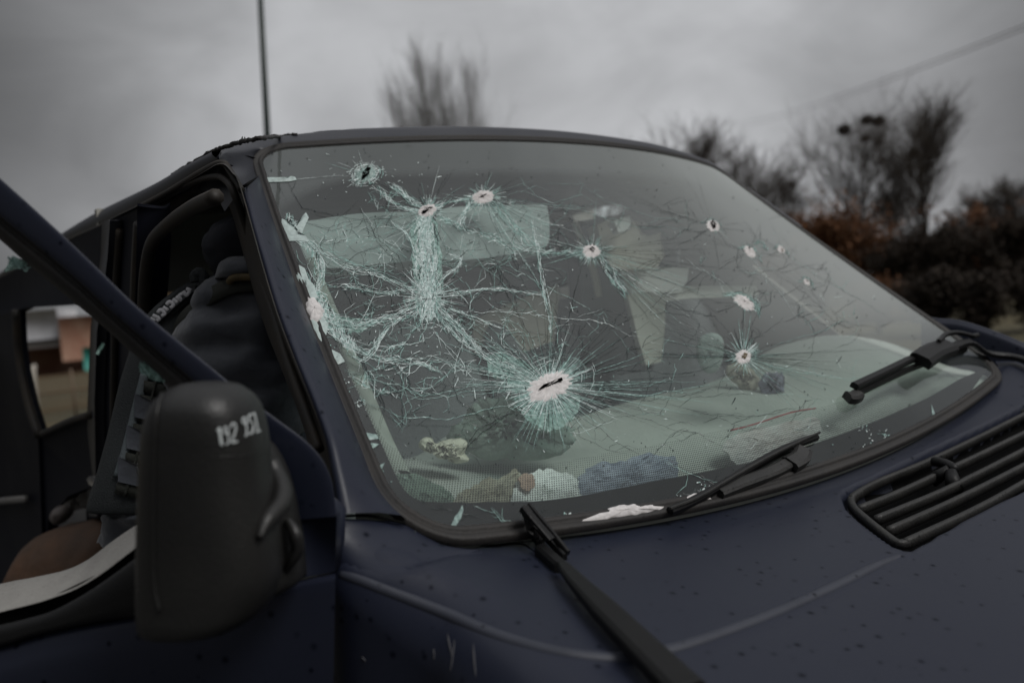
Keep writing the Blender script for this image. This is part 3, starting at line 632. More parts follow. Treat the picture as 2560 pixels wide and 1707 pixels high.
mo = MB(); mt = [(-200, 1610), (0, 1562), (70, 1545), (137, 1524), (219, 1480), (290, 1432), (350, 1388), (430, 1325)]; mbm = [(-200, 1660), (0, 1614), (70, 1592), (137, 1575), (219, 1556), (290, 1544), (350, 1537), (430, 1520)]
mg = [[PD(*a, -.02), PD(*a, .004), PD(a[0]*.8+b[0]*.2, a[1]*.8+b[1]*.2, .014), PD(a[0]*.4+b[0]*.6, a[1]*.4+b[1]*.6, .018), PD(*b, .016), PD(b[0], b[1]+6, -.01)] for a, b in zip(mt, mbm)]
mo.grid(net(np.array(mg).transpose(1, 0, 2), 5)); mo.build('belt_moulding', plastic, door)
bk = MB(); bk.slab([PD(x, y, -.022) for x, y in [(-200, 1575), (0, 1524), (130, 1490), (250, 1432), (361, 1346), (430, 1286), (480, 1500), (350, 1560), (0, 1640), (-200, 1690)]], .01); bk.build('window_channel', dark, door)
hp = MB()   # black mirror base plate
hp.slab([PD(x, y, .006) for x, y in cat([(640, 1118), (668, 1128), (700, 1162), (726, 1215), (744, 1280), (756, 1350), (763, 1438)], 5).tolist()+[(690, 1464), (600, 1485), (560, 1300), (600, 1150)]], .012)
bevel(hp.build('mirror_base', mirror_pl, door), .004)

# ---- door mirror: lofted housing
mm_ = MB()
sec = [(953, 500, 545), (956, 478, 565), (962, 455, 588), (974, 432, 606), (992, 412, 626), (1020, 394, 642), (1060, 381, 654), (1110, 374, 663), (1170, 370, 668), (1240, 367, 676), (1310, 364, 686), (1380, 362, 694), (1440, 362, 694), (1490, 362, 680), (1525, 364, 655), (1550, 369, 610), (1562, 378, 560), (1568, 400, 520)]
def ring_sec(y, xl, xr, d, depth, nn_=40, e=2.6, skew=0):
    c = P((xl+xr)/2, y, d); hx = (xr-xl)/2/FPX*d; o = []
    for k in range(nn_):
        a = 2*math.pi*k/nn_; ca, sa = math.cos(a), math.sin(a)
        o.append(c+CR*hx*abs(ca)**(2/e)*(1 if ca > 0 else -1)+CF*depth*(abs(sa)**(2/e)*(1 if sa > 0 else -1))-CF*skew*ca)
    return o
rs = [];
for i, (y, a, b) in enumerate(sec):
    hw = (b-a)/2; depth = .055*min(1, (hw/130)**.8)
    rs.append(ring_sec(y, a, b, .735, depth))
rs = np.array(rs); rs2 = np.array([cat(rs[:, k], 4) for k in range(rs.shape[1])]).transpose(1, 0, 2)
mm_.grid(rs2, closed_v=True); nV = len(mm_.V); mm_.F += [tuple(range(40))[::-1], tuple(nV-40+k for k in range(40))]; mm_.mi += [0, 0]
mir = mm_.build('door_mirror', mirror_pl, door)
bvh_m = BVHTree.FromPolygons(mm_.V, mm_.F)
# edge bead along the glass side, knuckle and arm towards the door
mk = MB()
sec2 = [(1112, 640, 660), (1122, 635, 676), (1150, 628, 698), (1190, 626, 718), (1240, 625, 733), (1300, 625, 744), (1360, 625, 752), (1420, 625, 757), (1450, 630, 752), (1470, 640, 720)]
rs = np.array([ring_sec(y, a, b, .80, .035, 28, 2.2) for y, a, b in sec2]); rs2 = np.array([cat(rs[:, k], 4) for k in range(28)]).transpose(1, 0, 2)
mk.grid(rs2, closed_v=True); nV = len(mk.V); mk.F += [tuple(range(28))[::-1], tuple(nV-28+k for k in range(28))]; mk.mi += [0, 0]
mk.tube(cat([P(648, 1345, .70), P(668, 1300, .715), P(700, 1262, .74), P(704, 1225, .76), P(690, 1190, .775), P(676, 1160, .78)], 8), list(np.interp(range(41), [0, 8, 20, 41], [.003, .008, .010, .010])), 14)
mk.tube(cat([P(718, 1300, .775), P(736, 1330, .77), P(744, 1370, .77), P(730, 1400, .77), P(712, 1425, .775)], 8), list(np.interp(range(33), [0, 10, 33], [.004, .007, .004])), 12)
mk.build('mirror_arm', mirror_pl, mir)
def ribbon(mb, pts, w, nrm, mi=0):
    p = np.array(pts, float); n = len(p); T = np.gradient(p, axis=0); T /= np.linalg.norm(T, axis=1)[:, None]+1e-9
    nr = np.broadcast_to(np.array(nrm, float), p.shape); a = np.cross(T, nr); a /= np.linalg.norm(a, axis=1)[:, None]+1e-9; w = np.broadcast_to(np.asarray(w, float), (n,))[:, None]/2
    mb.grid(np.stack([p-a*w, p+a*w]), mi)
gb = MB(); q = onto(bvh_m, [(405, 985), (392, 1040), (387, 1150), (385, 1300), (386, 1450), (400, 1530)], 8, .0005); gb.tube(q, .0016, 6)
q = onto(bvh_m, [(540, 1144), (580, 1140), (600, 1140), (650, 1130)], 6, .0002); gb.tube(q, .0006, 5)
gb.build('housing_rib', mirror_pl, mir)
# painted number on the housing
tx = MB()
def loop9(cx, cy, rx, ry, tail): return [(cx+rx*math.cos(a), cy+ry*math.sin(a)) for a in np.linspace(-.3, -6.0, 9)]+[(cx+rx, cy)]+tail
strokes = [[(542, 1078), (549, 1070), (552, 1092), (556, 1114)], [(546, 1074), (549, 1094), (552, 1114)],
           loop9(564, 1076, 5, 8, [(570, 1092), (570, 1106), (564, 1111)]),
           [(575, 1070), (579, 1060), (586, 1060), (588, 1072), (584, 1088), (578, 1106), (592, 1103)],
           loop9(609, 1052, 4.5, 8, [(614, 1068), (615, 1084), (611, 1091)]),
           [(629, 1036), (621, 1039), (621, 1054), (628, 1056), (631, 1070), (627, 1083), (620, 1084)],
           [(633, 1032), (638, 1054), (643, 1078)], [(637, 1081), (648, 1077)]]
for s_ in strokes:
    q = onto(bvh_m, s_, 5, .0009)
    if len(q) > 3: tx.tube(q, .0008, 6)
tx.build('painted_number', mat('white_paint', (.62, .66, .66), .6), mir)
# shreds of the door window still in the rubber
for cx, cy, nn_, sp, sl_px in ((375, 926, 46, 30, [(345, 915), (360, 902), (412, 945), (402, 955), (375, 948)]), (40, 655, 26, 22, [(10, 680), (30, 640), (62, 655), (56, 668)])):
    wg = MB()
    for k in range(nn_):
        x = cx+rng.uniform(-1, 1)*sp; y = cy+rng.uniform(-.5, .5)*sp*.8+(x-cx)*.45
        L_ = rng.uniform(8, 20); q = cat([PD(x, y, -.02), PD(x+L_*.5, y+L_*.5+2, -.02+rng.uniform(-.003, .003)), PD(x+L_, y+L_*.4, -.02)], 3); ribbon(wg, q, .0012, DN+rng.normal(0, .3, 3), 0)
    wg.slab([PD(x, y, -.021) for x, y in sl_px], .003, 1); wg.build('window_remnant', None, door, mats=[k_teal, k_film])
wg = MB(); wg.slab([PD(x, y, .012) for x, y in [(240, 884), (253, 858), (258, 860), (246, 886)]], .002); wg.build('glass_sliver', k_film, door)

# ---- far wing and the far door edge
fw = MB(); fc = []
for x, y in [(2300, 790), (2345, 796), (2400, 801), (2480, 826), (2560, 858), (2660, 905)]:
    t_ = PY(x, y, .93); fc.append([t_+A(-.05, .05, -.02), t_, t_+A(.01, -.018, -.006), t_+A(.015, -.03, -.03), t_+A(.02, -.05, -.16), t_+A(.02, -.06, -.5)])
fw.grid(net(np.array(fc).transpose(1, 0, 2), 5)); fw.build('far_wing', paint, van)

# ---- wipers
wp1 = MB(); 
c_arm = [(1392, 1392), (1430, 1440), (1490, 1500), (1550, 1560), (1640, 1648), (1760, 1768)]
ap = []
for x, y in cat(c_arm, 5):
    h_ = hit(bvh_body2, x, y); ap.append(h_+(CP-h_)*.045 if h_ is not None else P(x, y, .6))
ap = np.array(ap); ap = np.array([ap[max(0, i-3):i+4].mean(0) for i in range(len(ap))]); 
wp1.bar(ap, .026, .012, (-.2, .0, 1), taper=np.interp(range(len(ap)), [0, 5, 12, len(ap)], [.45, .75, 1.1, 1.4]))
w1 = wp1.build('wiper', plastic, van, smooth=False); bevel(w1, .002)
def hov(x, y, k=.03):
    h_ = hit(bvh_body2, x, y); g_ = None
    if y < 1350+(0 if x > 1100 else 0) and (h_ is None or y < 1352): g_ = G([(x, y)])[0]
    q = g_ if g_ is not None else h_
    return q+(CP-q)*k
wb = MB()
for a in ([(1305, 1270), (1335, 1305), (1375, 1352), (1412, 1392)], [(1320, 1262), (1352, 1300), (1390, 1345), (1420, 1382)]): wb.bar(cat([hov(*q, .03) for q in a], 4), .006, .008, (0, 0, 1))
wb.bar(cat([hov(*q, .045) for q in [(1312, 1266), (1330, 1290), (1380, 1348)]], 4), .010, .004, (0, 0, 1))
wb.bar(cat([hov(*q, .02) for q in [(1310, 1276), (1326, 1318), (1345, 1350), (1372, 1380), (1400, 1405)]], 4), .005, .012, (0, 0, 1))
wb.bar(cat([hov(*q, .02) for q in [(1352, 1372), (1375, 1392), (1402, 1416)]], 4), .016, .014, (0, 0, 1))
wb.tube([hov(1336, 1350, .02), hov(1348, 1356, .02)], .003, 6)
wb.build('wiper_blade', plastic, w1, smooth=False)
w2m = MB(); c2 = [(1668, 1285), (1720, 1262), (1800, 1218), (1890, 1163), (1960, 1126), (2034, 1098)]
w2m.bar(cat(G(c2, .008), 5), .012, .008, (.5, 0, .85)); w2 = w2m.build('wiper', plastic, van, smooth=False)
w3m = MB(); w3m.bar(cat(G([(1790, 1236), (1850, 1212), (1930, 1182), (1985, 1150), (2006, 1130)], .006), 5), .022, .012, (.5, 0, .85)); w3m.tube(cat(G([(1662, 1288), (1740, 1256), (1830, 1202), (1930, 1146), (2036, 1095)], .016), 5), .0022, 6)
w3m.bar(cat(G([(1966, 1168), (1992, 1152), (2000, 1132)], .010), 4), .030, .012, (.5, 0, .85)); w3m.build('wiper_blade', slat_pl, w2, smooth=False)
w4 = MB(); w4.bar(cat(G([(2118, 984), (2190, 950), (2270, 912), (2340, 890), (2410, 872)], .022), 5), .016, .012, (.5, 0, .85))
w4.bar(cat(G([(2122, 996), (2185, 966), (2268, 928), (2340, 902), (2408, 880)], .008), 5), .010, .012, (.5, 0, .85)); wr3 = w4.build('wiper', plastic, van, smooth=False)
w5 = MB(); w5.bar(cat(G([(2278, 926), (2310, 905), (2350, 890)], .030), 4), .046, .022, (.5, 0, .85))
w5.bar(cat(G([(2318, 886), (2338, 868), (2368, 864), (2405, 872)], .040), 4), .010, .008, (.5, 0, .85)); w5.bar(cat(list(G([(2340, 900), (2400, 880)], .030))+[PY(2470, 883, .78), PY(2540, 893, .82), PY(2640, 925, .80)], 5), .022, .012, (.3, 0, .9))
w5.tube(G([(2412, 866), (2424, 862)], .03), .006, 8); w5.build('wiper_arm', plastic, wr3, smooth=False)
for a, b in (((2100, 992), (2132, 1012)), ):
    w6 = MB(); w6.bar(cat(G([(2108, 1002), (2122, 1004), (2136, 996)], .012), 3), .024, .016, (.5, 0, .85)); w6.build('blade_cap', slat_pl, wr3, smooth=False)

# ------------------------------------------------------------------ broken glass
def wob(pts, amp, step=7.):
    p = np.array(pts, float); Ls = np.linalg.norm(np.diff(p, axis=0), axis=1).sum(); n = max(3, int(Ls/step)); q = resample(p, n)
    j = rng.normal(0, amp, (n, 2)); j[0] = 0; j = np.cumsum(j, 0)*.55; j -= np.linspace(0, 1, n)[:, None]*j[-1]*.6
    return q+j
class Web:
    """collects crack lines in picture points; one mesh with dark, teal and white strands"""
    def __init__(s): s.L = []
    def line(s, pts, w, mi, amp=1.6, off=.0012, step=7.):
        q = wob(pts, amp, step)
        if len(q) > 2: s.L.append((q, w, mi, off))
        return q
    def build(s, name, parent=wind):
        if not s.L: return
        allp = np.concatenate([q for q, *_ in s.L]); st = st_of(allp); ok = (np.abs(st[:, 0]) < .985) & (st[:, 1] > .012) & (st[:, 1] < .988)
        pos = S(st[:, 0], st[:, 1]); nr = SN(st[:, 0], st[:, 1])*SNSIGN; c = 0; mb = MB()
        for q, w_, mi_, off in s.L:
            k = len(q); p = pos[c:c+k]+nr[c:c+k]*off; n_ = nr[c:c+k]; g_ = ok[c:c+k]; c += k
            if not g_.all():
                i = np.argmin(g_); p = p[:i]; n_ = n_[:i]; k = i
            if k < 3: continue
            ww = w_*FPXm*np.clip(np.minimum(np.arange(k)+1, (k-np.arange(k)))/max(2, k*.3), .35, 1)*rng.uniform(.6, 1.35, k)
            T = np.gradient(p, axis=0); a = np.cross(T, n_); a /= np.linalg.norm(a, axis=1)[:, None]+1e-9
            tilt = n_*(rng.uniform(-.4, .4, k)[:, None])
            a2 = a+tilt; mb.grid(np.stack([p-a2*ww[:, None]/2, p+a2*ww[:, None]/2]), mi_)
        return mb.build(name, None, parent, smooth=False, mats=[k_dark, k_teal, k_white])
FPXm = .00052    # metres for one picture pixel on the glass
def pick(p): return int(rng.choice(3, p=p))
def radial(W, cx, cy, n, r0, r1, asp=1., rot=0., a0=0., a1=360., mix=(.3, .4, .3), w=(1, 2), amp=1.6, curl=0.):
    for k in range(n):
        a = rad(rng.uniform(a0, a1)); r = r0*rng.uniform(.5, 1.2); R = r0+(r1-r0)*rng.random()**1.6
        c_, s_ = math.cos(rot), math.sin(rot); pts = []
        for t in np.linspace(0, 1, 6):
            rr_ = r+(R-r)*t; aa_ = a+curl*t*rng.uniform(.6, 1.2); x, y = rr_*math.cos(aa_), rr_*math.sin(aa_)*asp; pts.append((cx+x*c_-y*s_, cy+x*s_+y*c_))
        W.line(pts, rng.uniform(*w), pick(mix), amp*.5)
def rings(W, cx, cy, radii, asp=1., rot=0., mix=(.4, .4, .2), w=(.8, 1.5), keep=.6, amp=1.5):
    c_, s_ = math.cos(rot), math.sin(rot)
    for r in radii:
        a = rng.uniform(0, 6.28); end = a+6.28
        while a < end:
            da = rng.uniform(.25, .8)
            if rng.random() < keep:
                r2 = r*rng.uniform(.88, 1.12); pts = [(cx+r2*math.cos(b)*c_-r2*math.sin(b)*asp*s_, cy+r2*math.cos(b)*s_+r2*math.sin(b)*asp*c_) for b in np.linspace(a, a+da, 5)]
                W.line(pts, rng.uniform(*w), pick(mix), amp)
            a += da
def bandc(W, pts, wid, n, mix=(.08, .42, .5), w=(1., 3.), ln=(12, 45), amp=1.2, jit=.35):
    """needles laid along a crushed band; wid = half width (list allowed)"""
    q = cat(pts, 12); T = np.gradient(q, axis=0); T /= np.linalg.norm(T, axis=1)[:, None]; Nn = np.stack([-T[:, 1], T[:, 0]], 1); wd = np.interp(np.linspace(0, 1, len(q)), np.linspace(0, 1, len(np.atleast_1d(wid))), np.atleast_1d(wid)) if np.ndim(wid) else np.full(len(q), wid)
    for k in range(n):
        i = rng.integers(0, len(q)); o = rng.normal(0, .5)*wd[i]; L_ = rng.uniform(*ln); d = T[i]+Nn[i]*rng.normal(0, jit); d /= np.linalg.norm(d); c_ = q[i]+Nn[i]*o
        W.line([c_-d*L_/2, c_+Nn[i]*rng.normal(0, 2), c_+d*L_/2], rng.uniform(*w), pick(mix), amp, step=5.)
def web(W, pts_edges, w=(1, 2), mix=(.35, .4, .25), amp=2.5):
    for e in pts_edges: W.line(e, rng.uniform(*w), pick(mix), amp)
def blob(cx, cy, rx, ry, rot, n=40, rough=.18, seed=0):
    r_ = np.random.default_rng(seed+int(cx)); a = np.linspace(0, 2*math.pi, n, endpoint=False); k = 1+rough*r_.normal(0, .6, n); c_, s_ = math.cos(rot), math.sin(rot)
    x, y = rx*np.cos(a)*k, ry*np.sin(a)*k; return np.stack([cx+x*c_-y*s_, cy+x*s_+y*c_], 1)
def patch(name, outline, m, parent=wind, off=.0016, dome=.0, rings_=6, noise_=.0004):
    """irregular patch on the glass with its own relief"""
    o = np.array(outline, float); c_ = o.mean(0); V = []; n = len(o)
    allp = np.concatenate([c_+(o-c_)*k for k in np.linspace(.02, 1, rings_)]); st = st_of(allp)
    h = np.repeat(np.cos(np.linspace(0, 1, rings_)*math.pi/2), n)*dome+off+rng.normal(0, noise_, len(allp)); h[-n:] = off*.3 if rings_ > 2 else off
    V = S(st[:, 0], st[:, 1])+SN(st[:, 0], st[:, 1])*SNSIGN*h[:, None]
    F = [(k*n+j, k*n+(j+1) % n, (k+1)*n+(j+1) % n, (k+1)*n+j) for k in range(rings_-1) for j in range(n)]+[tuple(range(n))]
    return mesh_obj(name, V, F, m, parent, smooth=True)
slit_m = mat('hole_black', (.002, .002, .002), 1, spec=0)
# bullet holes: centre, crater size, tilt, slit outline
holes = [
 ('A', 915, 437, 26, 17, -.3, [(905, 452), (907, 436), (916, 426), (926, 425), (921, 440), (910, 450)], 'ragged'),
 ('B', 1068, 528, 26, 17, -.35, [(1055, 533), (1064, 527), (1072, 523), (1079, 522), (1078, 527), (1070, 530), (1064, 536), (1057, 538)], 'pulv'),
 ('C', 1207, 494, 30, 18, -.15, [(1195, 500), (1206, 492), (1216, 489), (1207, 496)], 'pulv'),
 ('D', 1478, 629, 24, 18, 0, [(1471, 627), (1478, 621), (1485, 627), (1479, 635)], 'pulv'),
 ('E', 1782, 565, 19, 14, .6, [(1774, 560), (1780, 555), (1787, 564), (1785, 574), (1778, 570)], 'pulv'),
 ('F', 1874, 630, 20, 11, .75, [(1868, 622), (1873, 622), (1872, 627)], 'pulv'),
 ('G', 1952, 625, 12, 7, .7, [(1950, 626), (1956, 629), (1953, 632)], 'pulv'),
 ('H', 2016, 706, 11, 6, .8, [(2012, 701), (2018, 706), (2016, 708)], 'small'),
 ('I', 1860, 757, 31, 15, .6, None, 'pulv'),
 ('J', 1858, 893, 22, 19, 0, [(1852, 896), (1857, 886), (1865, 889), (1860, 900)], 'pulv'),
 ('K', 1372, 967, 66, 37, -.42, [(1345, 980), (1357, 968), (1372, 963), (1384, 957), (1398, 952), (1400, 959), (1386, 964), (1374, 969), (1362, 974), (1352, 978)], 'pulv')]
for h_ in holes:
    nm, cx, cy, rx, ry, rot, slit, kind = h_
    parent_hole = patch('bullet_hole', blob(cx, cy, rx*.93, ry*.93, rot, 60, .12, 3), k_pulv if kind != 'ragged' else k_flake, dome=.0035 if nm == 'K' else .0022, noise_=.0014)
    if slit is not None: patch('hole_slit', A(cx, cy)+(np.array(slit)-A(cx, cy))*1.12, slit_m if nm not in 'JG' else mat('seat_seen_through', (.12, .09, .05), .9), parent_hole, off=.0066 if nm == 'K' else .0050, rings_=2, noise_=0)
# --- webs of each hole
W = Web(); radial(W, 915, 437, 110, 22, 48, .7, -.3, mix=(.1, .3, .6), w=(1.5, 3.5)); radial(W, 915, 437, 14, 30, 130, .5, .2, mix=(.2, .3, .5), w=(.8, 1.6)); rings(W, 915, 437, (26, 30, 34, 40), .7, -.3, mix=(0, .3, .7), w=(2, 4), keep=.8)
for k in range(60):
    x, y = 915+rng.normal(0, 70), 437+rng.normal(0, 28); W.line([(x, y), (x+rng.normal(0, 5), y+3)], rng.uniform(1.5, 4), 2, .6, step=2.5)
W.line([(690, 452), (780, 448), (870, 440)], 1.4, 2, 2); W.line([(664, 432), (700, 470), (715, 500)], 1, 0); W.build('crack_web')
W = Web(); radial(W, 1068, 528, 130, 24, 60, .7, -.3, mix=(.1, .45, .45), w=(1.2, 3)); radial(W, 1068, 528, 45, 26, 210, .6, 0, mix=(.5, .35, .15), w=(.8, 1.5), amp=2.2)
bandc(W, [(985, 468), (1015, 492), (1050, 515)], 7, 60, w=(1.5, 3.5)); bandc(W, [(940, 470), (975, 500), (1010, 520), (1045, 530)], 5, 55); bandc(W, [(1085, 520), (1130, 505), (1175, 498)], 5, 45, mix=(.1, .6, .3))
bandc(W, [(1100, 545), (1160, 570), (1240, 600), (1300, 622), (1380, 632), (1450, 630)], [5, 8, 10, 7, 5], 190, mix=(.2, .5, .3)); bandc(W, [(1150, 560), (1160, 535), (1172, 512)], 4, 30, mix=(0, .5, .5)); W.build('crack_web')
W = Web(); radial(W, 1207, 494, 150, 26, 62, .65, -.1, mix=(.05, .6, .35), w=(1, 2.6)); radial(W, 1207, 494, 60, 30, 330, .8, 0, 5, 75, mix=(.35, .5, .15), w=(.9, 1.6), amp=2); radial(W, 1207, 494, 22, 30, 200, .4, 0, 150, 330, mix=(.35, .6, .05), w=(.7, 1.3))
bandc(W, [(1235, 505), (1265, 540), (1300, 580), (1340, 620)], 12, 70, mix=(.1, .65, .25)); W.build('crack_web')
W = Web(); radial(W, 1478, 629, 150, 22, 58, .75, 0, mix=(.08, .6, .32), w=(1, 2.4)); radial(W, 1478, 629, 75, 26, 420, .72, 0, 8, 62, mix=(.62, .28, .10), w=(.9, 1.7), amp=2.2); radial(W, 1478, 629, 40, 26, 260, .5, 0, 150, 215, mix=(.45, .45, .1), w=(.8, 1.5)); radial(W, 1478, 629, 14, 26, 330, .4, 0, -30, 8, mix=(.95, .05, 0), w=(.8, 1.3)); radial(W, 1478, 629, 14, 26, 170, .9, 0, 210, 280, mix=(.9, .1, 0), w=(.7, 1.2))
bandc(W, [(1500, 650), (1530, 690), (1560, 730)], 10, 60, mix=(.15, .55, .3)); W.build('crack_web')
for cx, cy, r, n, rot in ((1782, 565, 40, 60, .6), (1874, 630, 38, 60, .75), (1900, 612, 20, 25, .6), (1952, 625, 24, 30, .7), (2016, 706, 26, 26, .8)):
    W = Web(); radial(W, cx, cy, n, r*.35, r, .45, rot, mix=(.15, .7, .15), w=(1., 2.2)); bandc(W, [(cx-r*.7, cy-r*.15), (cx, cy-r*.38), (cx+r*.5, cy+r*.05), (cx+r*.8, cy+r*.7)], 3, 34, mix=(.3, .65, .05), w=(1.2, 2.6), ln=(6, 16)); radial(W, cx, cy, 16, r*.5, r*6, .45, .5, mix=(1, 0, 0), w=(.7, 1.2), amp=2.4); W.build('crack_web')
W = Web(); radial(W, 1860, 757, 90, 22, 44, .5, .6, mix=(.1, .55, .35), w=(1, 2.6)); radial(W, 1860, 757, 24, 24, 150, .7, .4, mix=(.8, .15, .05), w=(.7, 1.3)); bandc(W, [(1822, 738), (1850, 735), (1885, 755), (1898, 780)], 3, 60, mix=(.2, .7, .1), w=(1.3, 3)); W.build('crack_web')
W = Web(); radial(W, 1858, 893, 150, 22, 60, .85, 0, mix=(.08, .57, .35), w=(1, 2.4)); radial(W, 1858, 893, 75, 24, 330, .6, 0, 10, 65, mix=(.6, .35, .05), w=(.8, 1.4)); radial(W, 1858, 893, 60, 24, 300, .55, 0, 180, 235, mix=(.8, .17, .03), w=(.8, 1.5), amp=2); radial(W, 1858, 893, 26, 24, 380, .3, 0, -20, 22, mix=(.92, .08, 0), w=(.8, 1.3)); radial(W, 1858, 893, 26, 24, 110, 1, 0, 230, 300, mix=(.3, .4, .3)); W.build('crack_web')
W = Web(); radial(W, 1372, 967, 200, 40, 70, .6, -.42, mix=(0, .15, .85), w=(1.2, 2.6)); radial(W, 1372, 967, 420, 50, 120, .62, -.4, mix=(.05, .5, .45), w=(1, 2.8)); radial(W, 1372, 967, 120, 60, 420, .55, 0, 195, 335, mix=(.55, .38, .07), w=(.9, 1.6), amp=2); radial(W, 1372, 967, 150, 60, 260, .6, 0, 170, 235, mix=(.2, .7, .1), w=(.8, 1.5))
radial(W, 1372, 967, 90, 60, 430, .45, 0, -12, 40, mix=(.6, .3, .1), w=(.9, 1.7), amp=2); radial(W, 1372, 967, 120, 55, 220, .8, 0, 25, 120, mix=(.15, .75, .1), w=(.8, 1.4)); rings(W, 1372, 967, (64, 72, 82, 95, 112, 135), .6, -.42, mix=(.05, .6, .35), w=(1, 2.2), keep=.7); W.build('crack_web')
# --- the big crushed column and its arms
W = Web(); col = [(1068, 545), (1062, 590), (1066, 640), (1072, 690), (1070, 740), (1068, 790)]
bandc(W, col, [12, 20, 26, 22, 22, 26], 640, mix=(.09, .31, .60), w=(1.0, 3.6), ln=(9, 60), jit=.30, amp=2.6)
radial(W, 1070, 745, 260, 10, 105, .85, 0, mix=(.10, .32, .58), w=(.9, 2.4)); rings(W, 1070, 750, (30, 45, 62, 80, 100), .8, 0, mix=(.1, .5, .4), w=(.9, 2), keep=.55); bandc(W, [(1070, 700), (1072, 745), (1070, 790)], 9, 120, mix=(0, .1, .9), w=(2, 4), ln=(5, 14), jit=.6); W.build('crushed_band')
arms = [([(1050, 735), (1000, 712), (940, 685), (880, 668), (820, 640), (770, 610), (735, 595)], [10, 9, 8, 13, 17, 10, 5], 330),
        ([(1050, 765), (1000, 790), (950, 800), (900, 812), (840, 805), (790, 790)], [20, 20, 14, 16, 26, 30], 470),
        ([(1090, 770), (1120, 800), (1150, 830), (1180, 860), (1200, 875)], [22, 18, 15, 10, 7], 260),
        ([(1090, 780), (1150, 850), (1230, 900), (1310, 930)], [8, 9, 12, 20], 230),
        ([(1095, 738), (1150, 735), (1210, 725), (1290, 730), (1350, 740)], [8, 5, 5, 4, 3], 120),
        ([(1098, 700), (1130, 680), (1150, 655), (1130, 640)], [6, 6, 4, 3], 70),
        ([(1040, 690), (1035, 640), (1015, 590), (985, 560)], [8, 7, 4, 3], 80),
        ([(1100, 760), (1170, 790), (1250, 820)], [7, 5, 3], 60),
        ([(1030, 720), (960, 730), (890, 718), (820, 715)], [8, 4, 5, 3], 80),
        ([(1000, 800), (960, 830), (935, 870), (905, 900), (880, 890)], [7, 5, 6, 8, 6], 110),
        ([(790, 790), (850, 850), (900, 880), (960, 900), (1040, 905), (1100, 930)], [16, 12, 14, 14, 9, 8], 380),
        ([(1330, 560), (1345, 640), (1355, 700), (1365, 760), (1375, 830)], [3, 4, 6, 4, 3], 110),
        ([(740, 590), (790, 620), (810, 680), (790, 740), (815, 800)], [6, 9, 9, 10, 12], 240)]
W = Web()
for a, b, n in arms:
    b2_ = [k*.62 for k in b]
    bandc(W, a, b2_, int(n*.55), mix=(.18, .34, .48), w=(.9, 2.4), ln=(10, 34), jit=.22)
    for k in range(4):
        q = cat(a, 6); o_ = rng.normal(0, .6)*np.interp(np.linspace(0, 1, len(q)), np.linspace(0, 1, len(b2_)), b2_)[:, None]; T = np.gradient(q, axis=0); T /= np.linalg.norm(T, axis=1)[:, None]
        W.line(q+np.stack([-T[:, 1], T[:, 0]], 1)*o_, rng.uniform(1.2, 3.0), (0, 1, 2, 2)[k], 2.2, step=6)
    for k in range(int(n/16)):
        q = cat(a, 6); p0 = q[rng.integers(0, len(q))]; th_ = rng.uniform(0, 6.28); L_ = rng.uniform(20, 80); W.line([p0, p0+A(math.cos(th_), .7*math.sin(th_))*L_*.5+rng.normal(0, 4, 2), p0+A(math.cos(th_+.4), .7*math.sin(th_+.4))*L_], rng.uniform(.8, 1.8), pick((.35, .35, .3)), 2)
W.build('crushed_band')
# left margin: heavily shattered strip
W = Web(); bandc(W, [(745, 700), (790, 745), (810, 790), (850, 830), (880, 870)], [16, 26, 26, 18, 10], 620, mix=(.1, .4, .5), w=(1, 4), ln=(8, 30), jit=.9)
bandc(W, [(720, 540), (740, 570), (760, 610), (790, 650), (800, 700)], [6, 8, 9, 10, 10], 170, mix=(.1, .5, .4), ln=(8, 24), jit=.8); W.build('crushed_band')
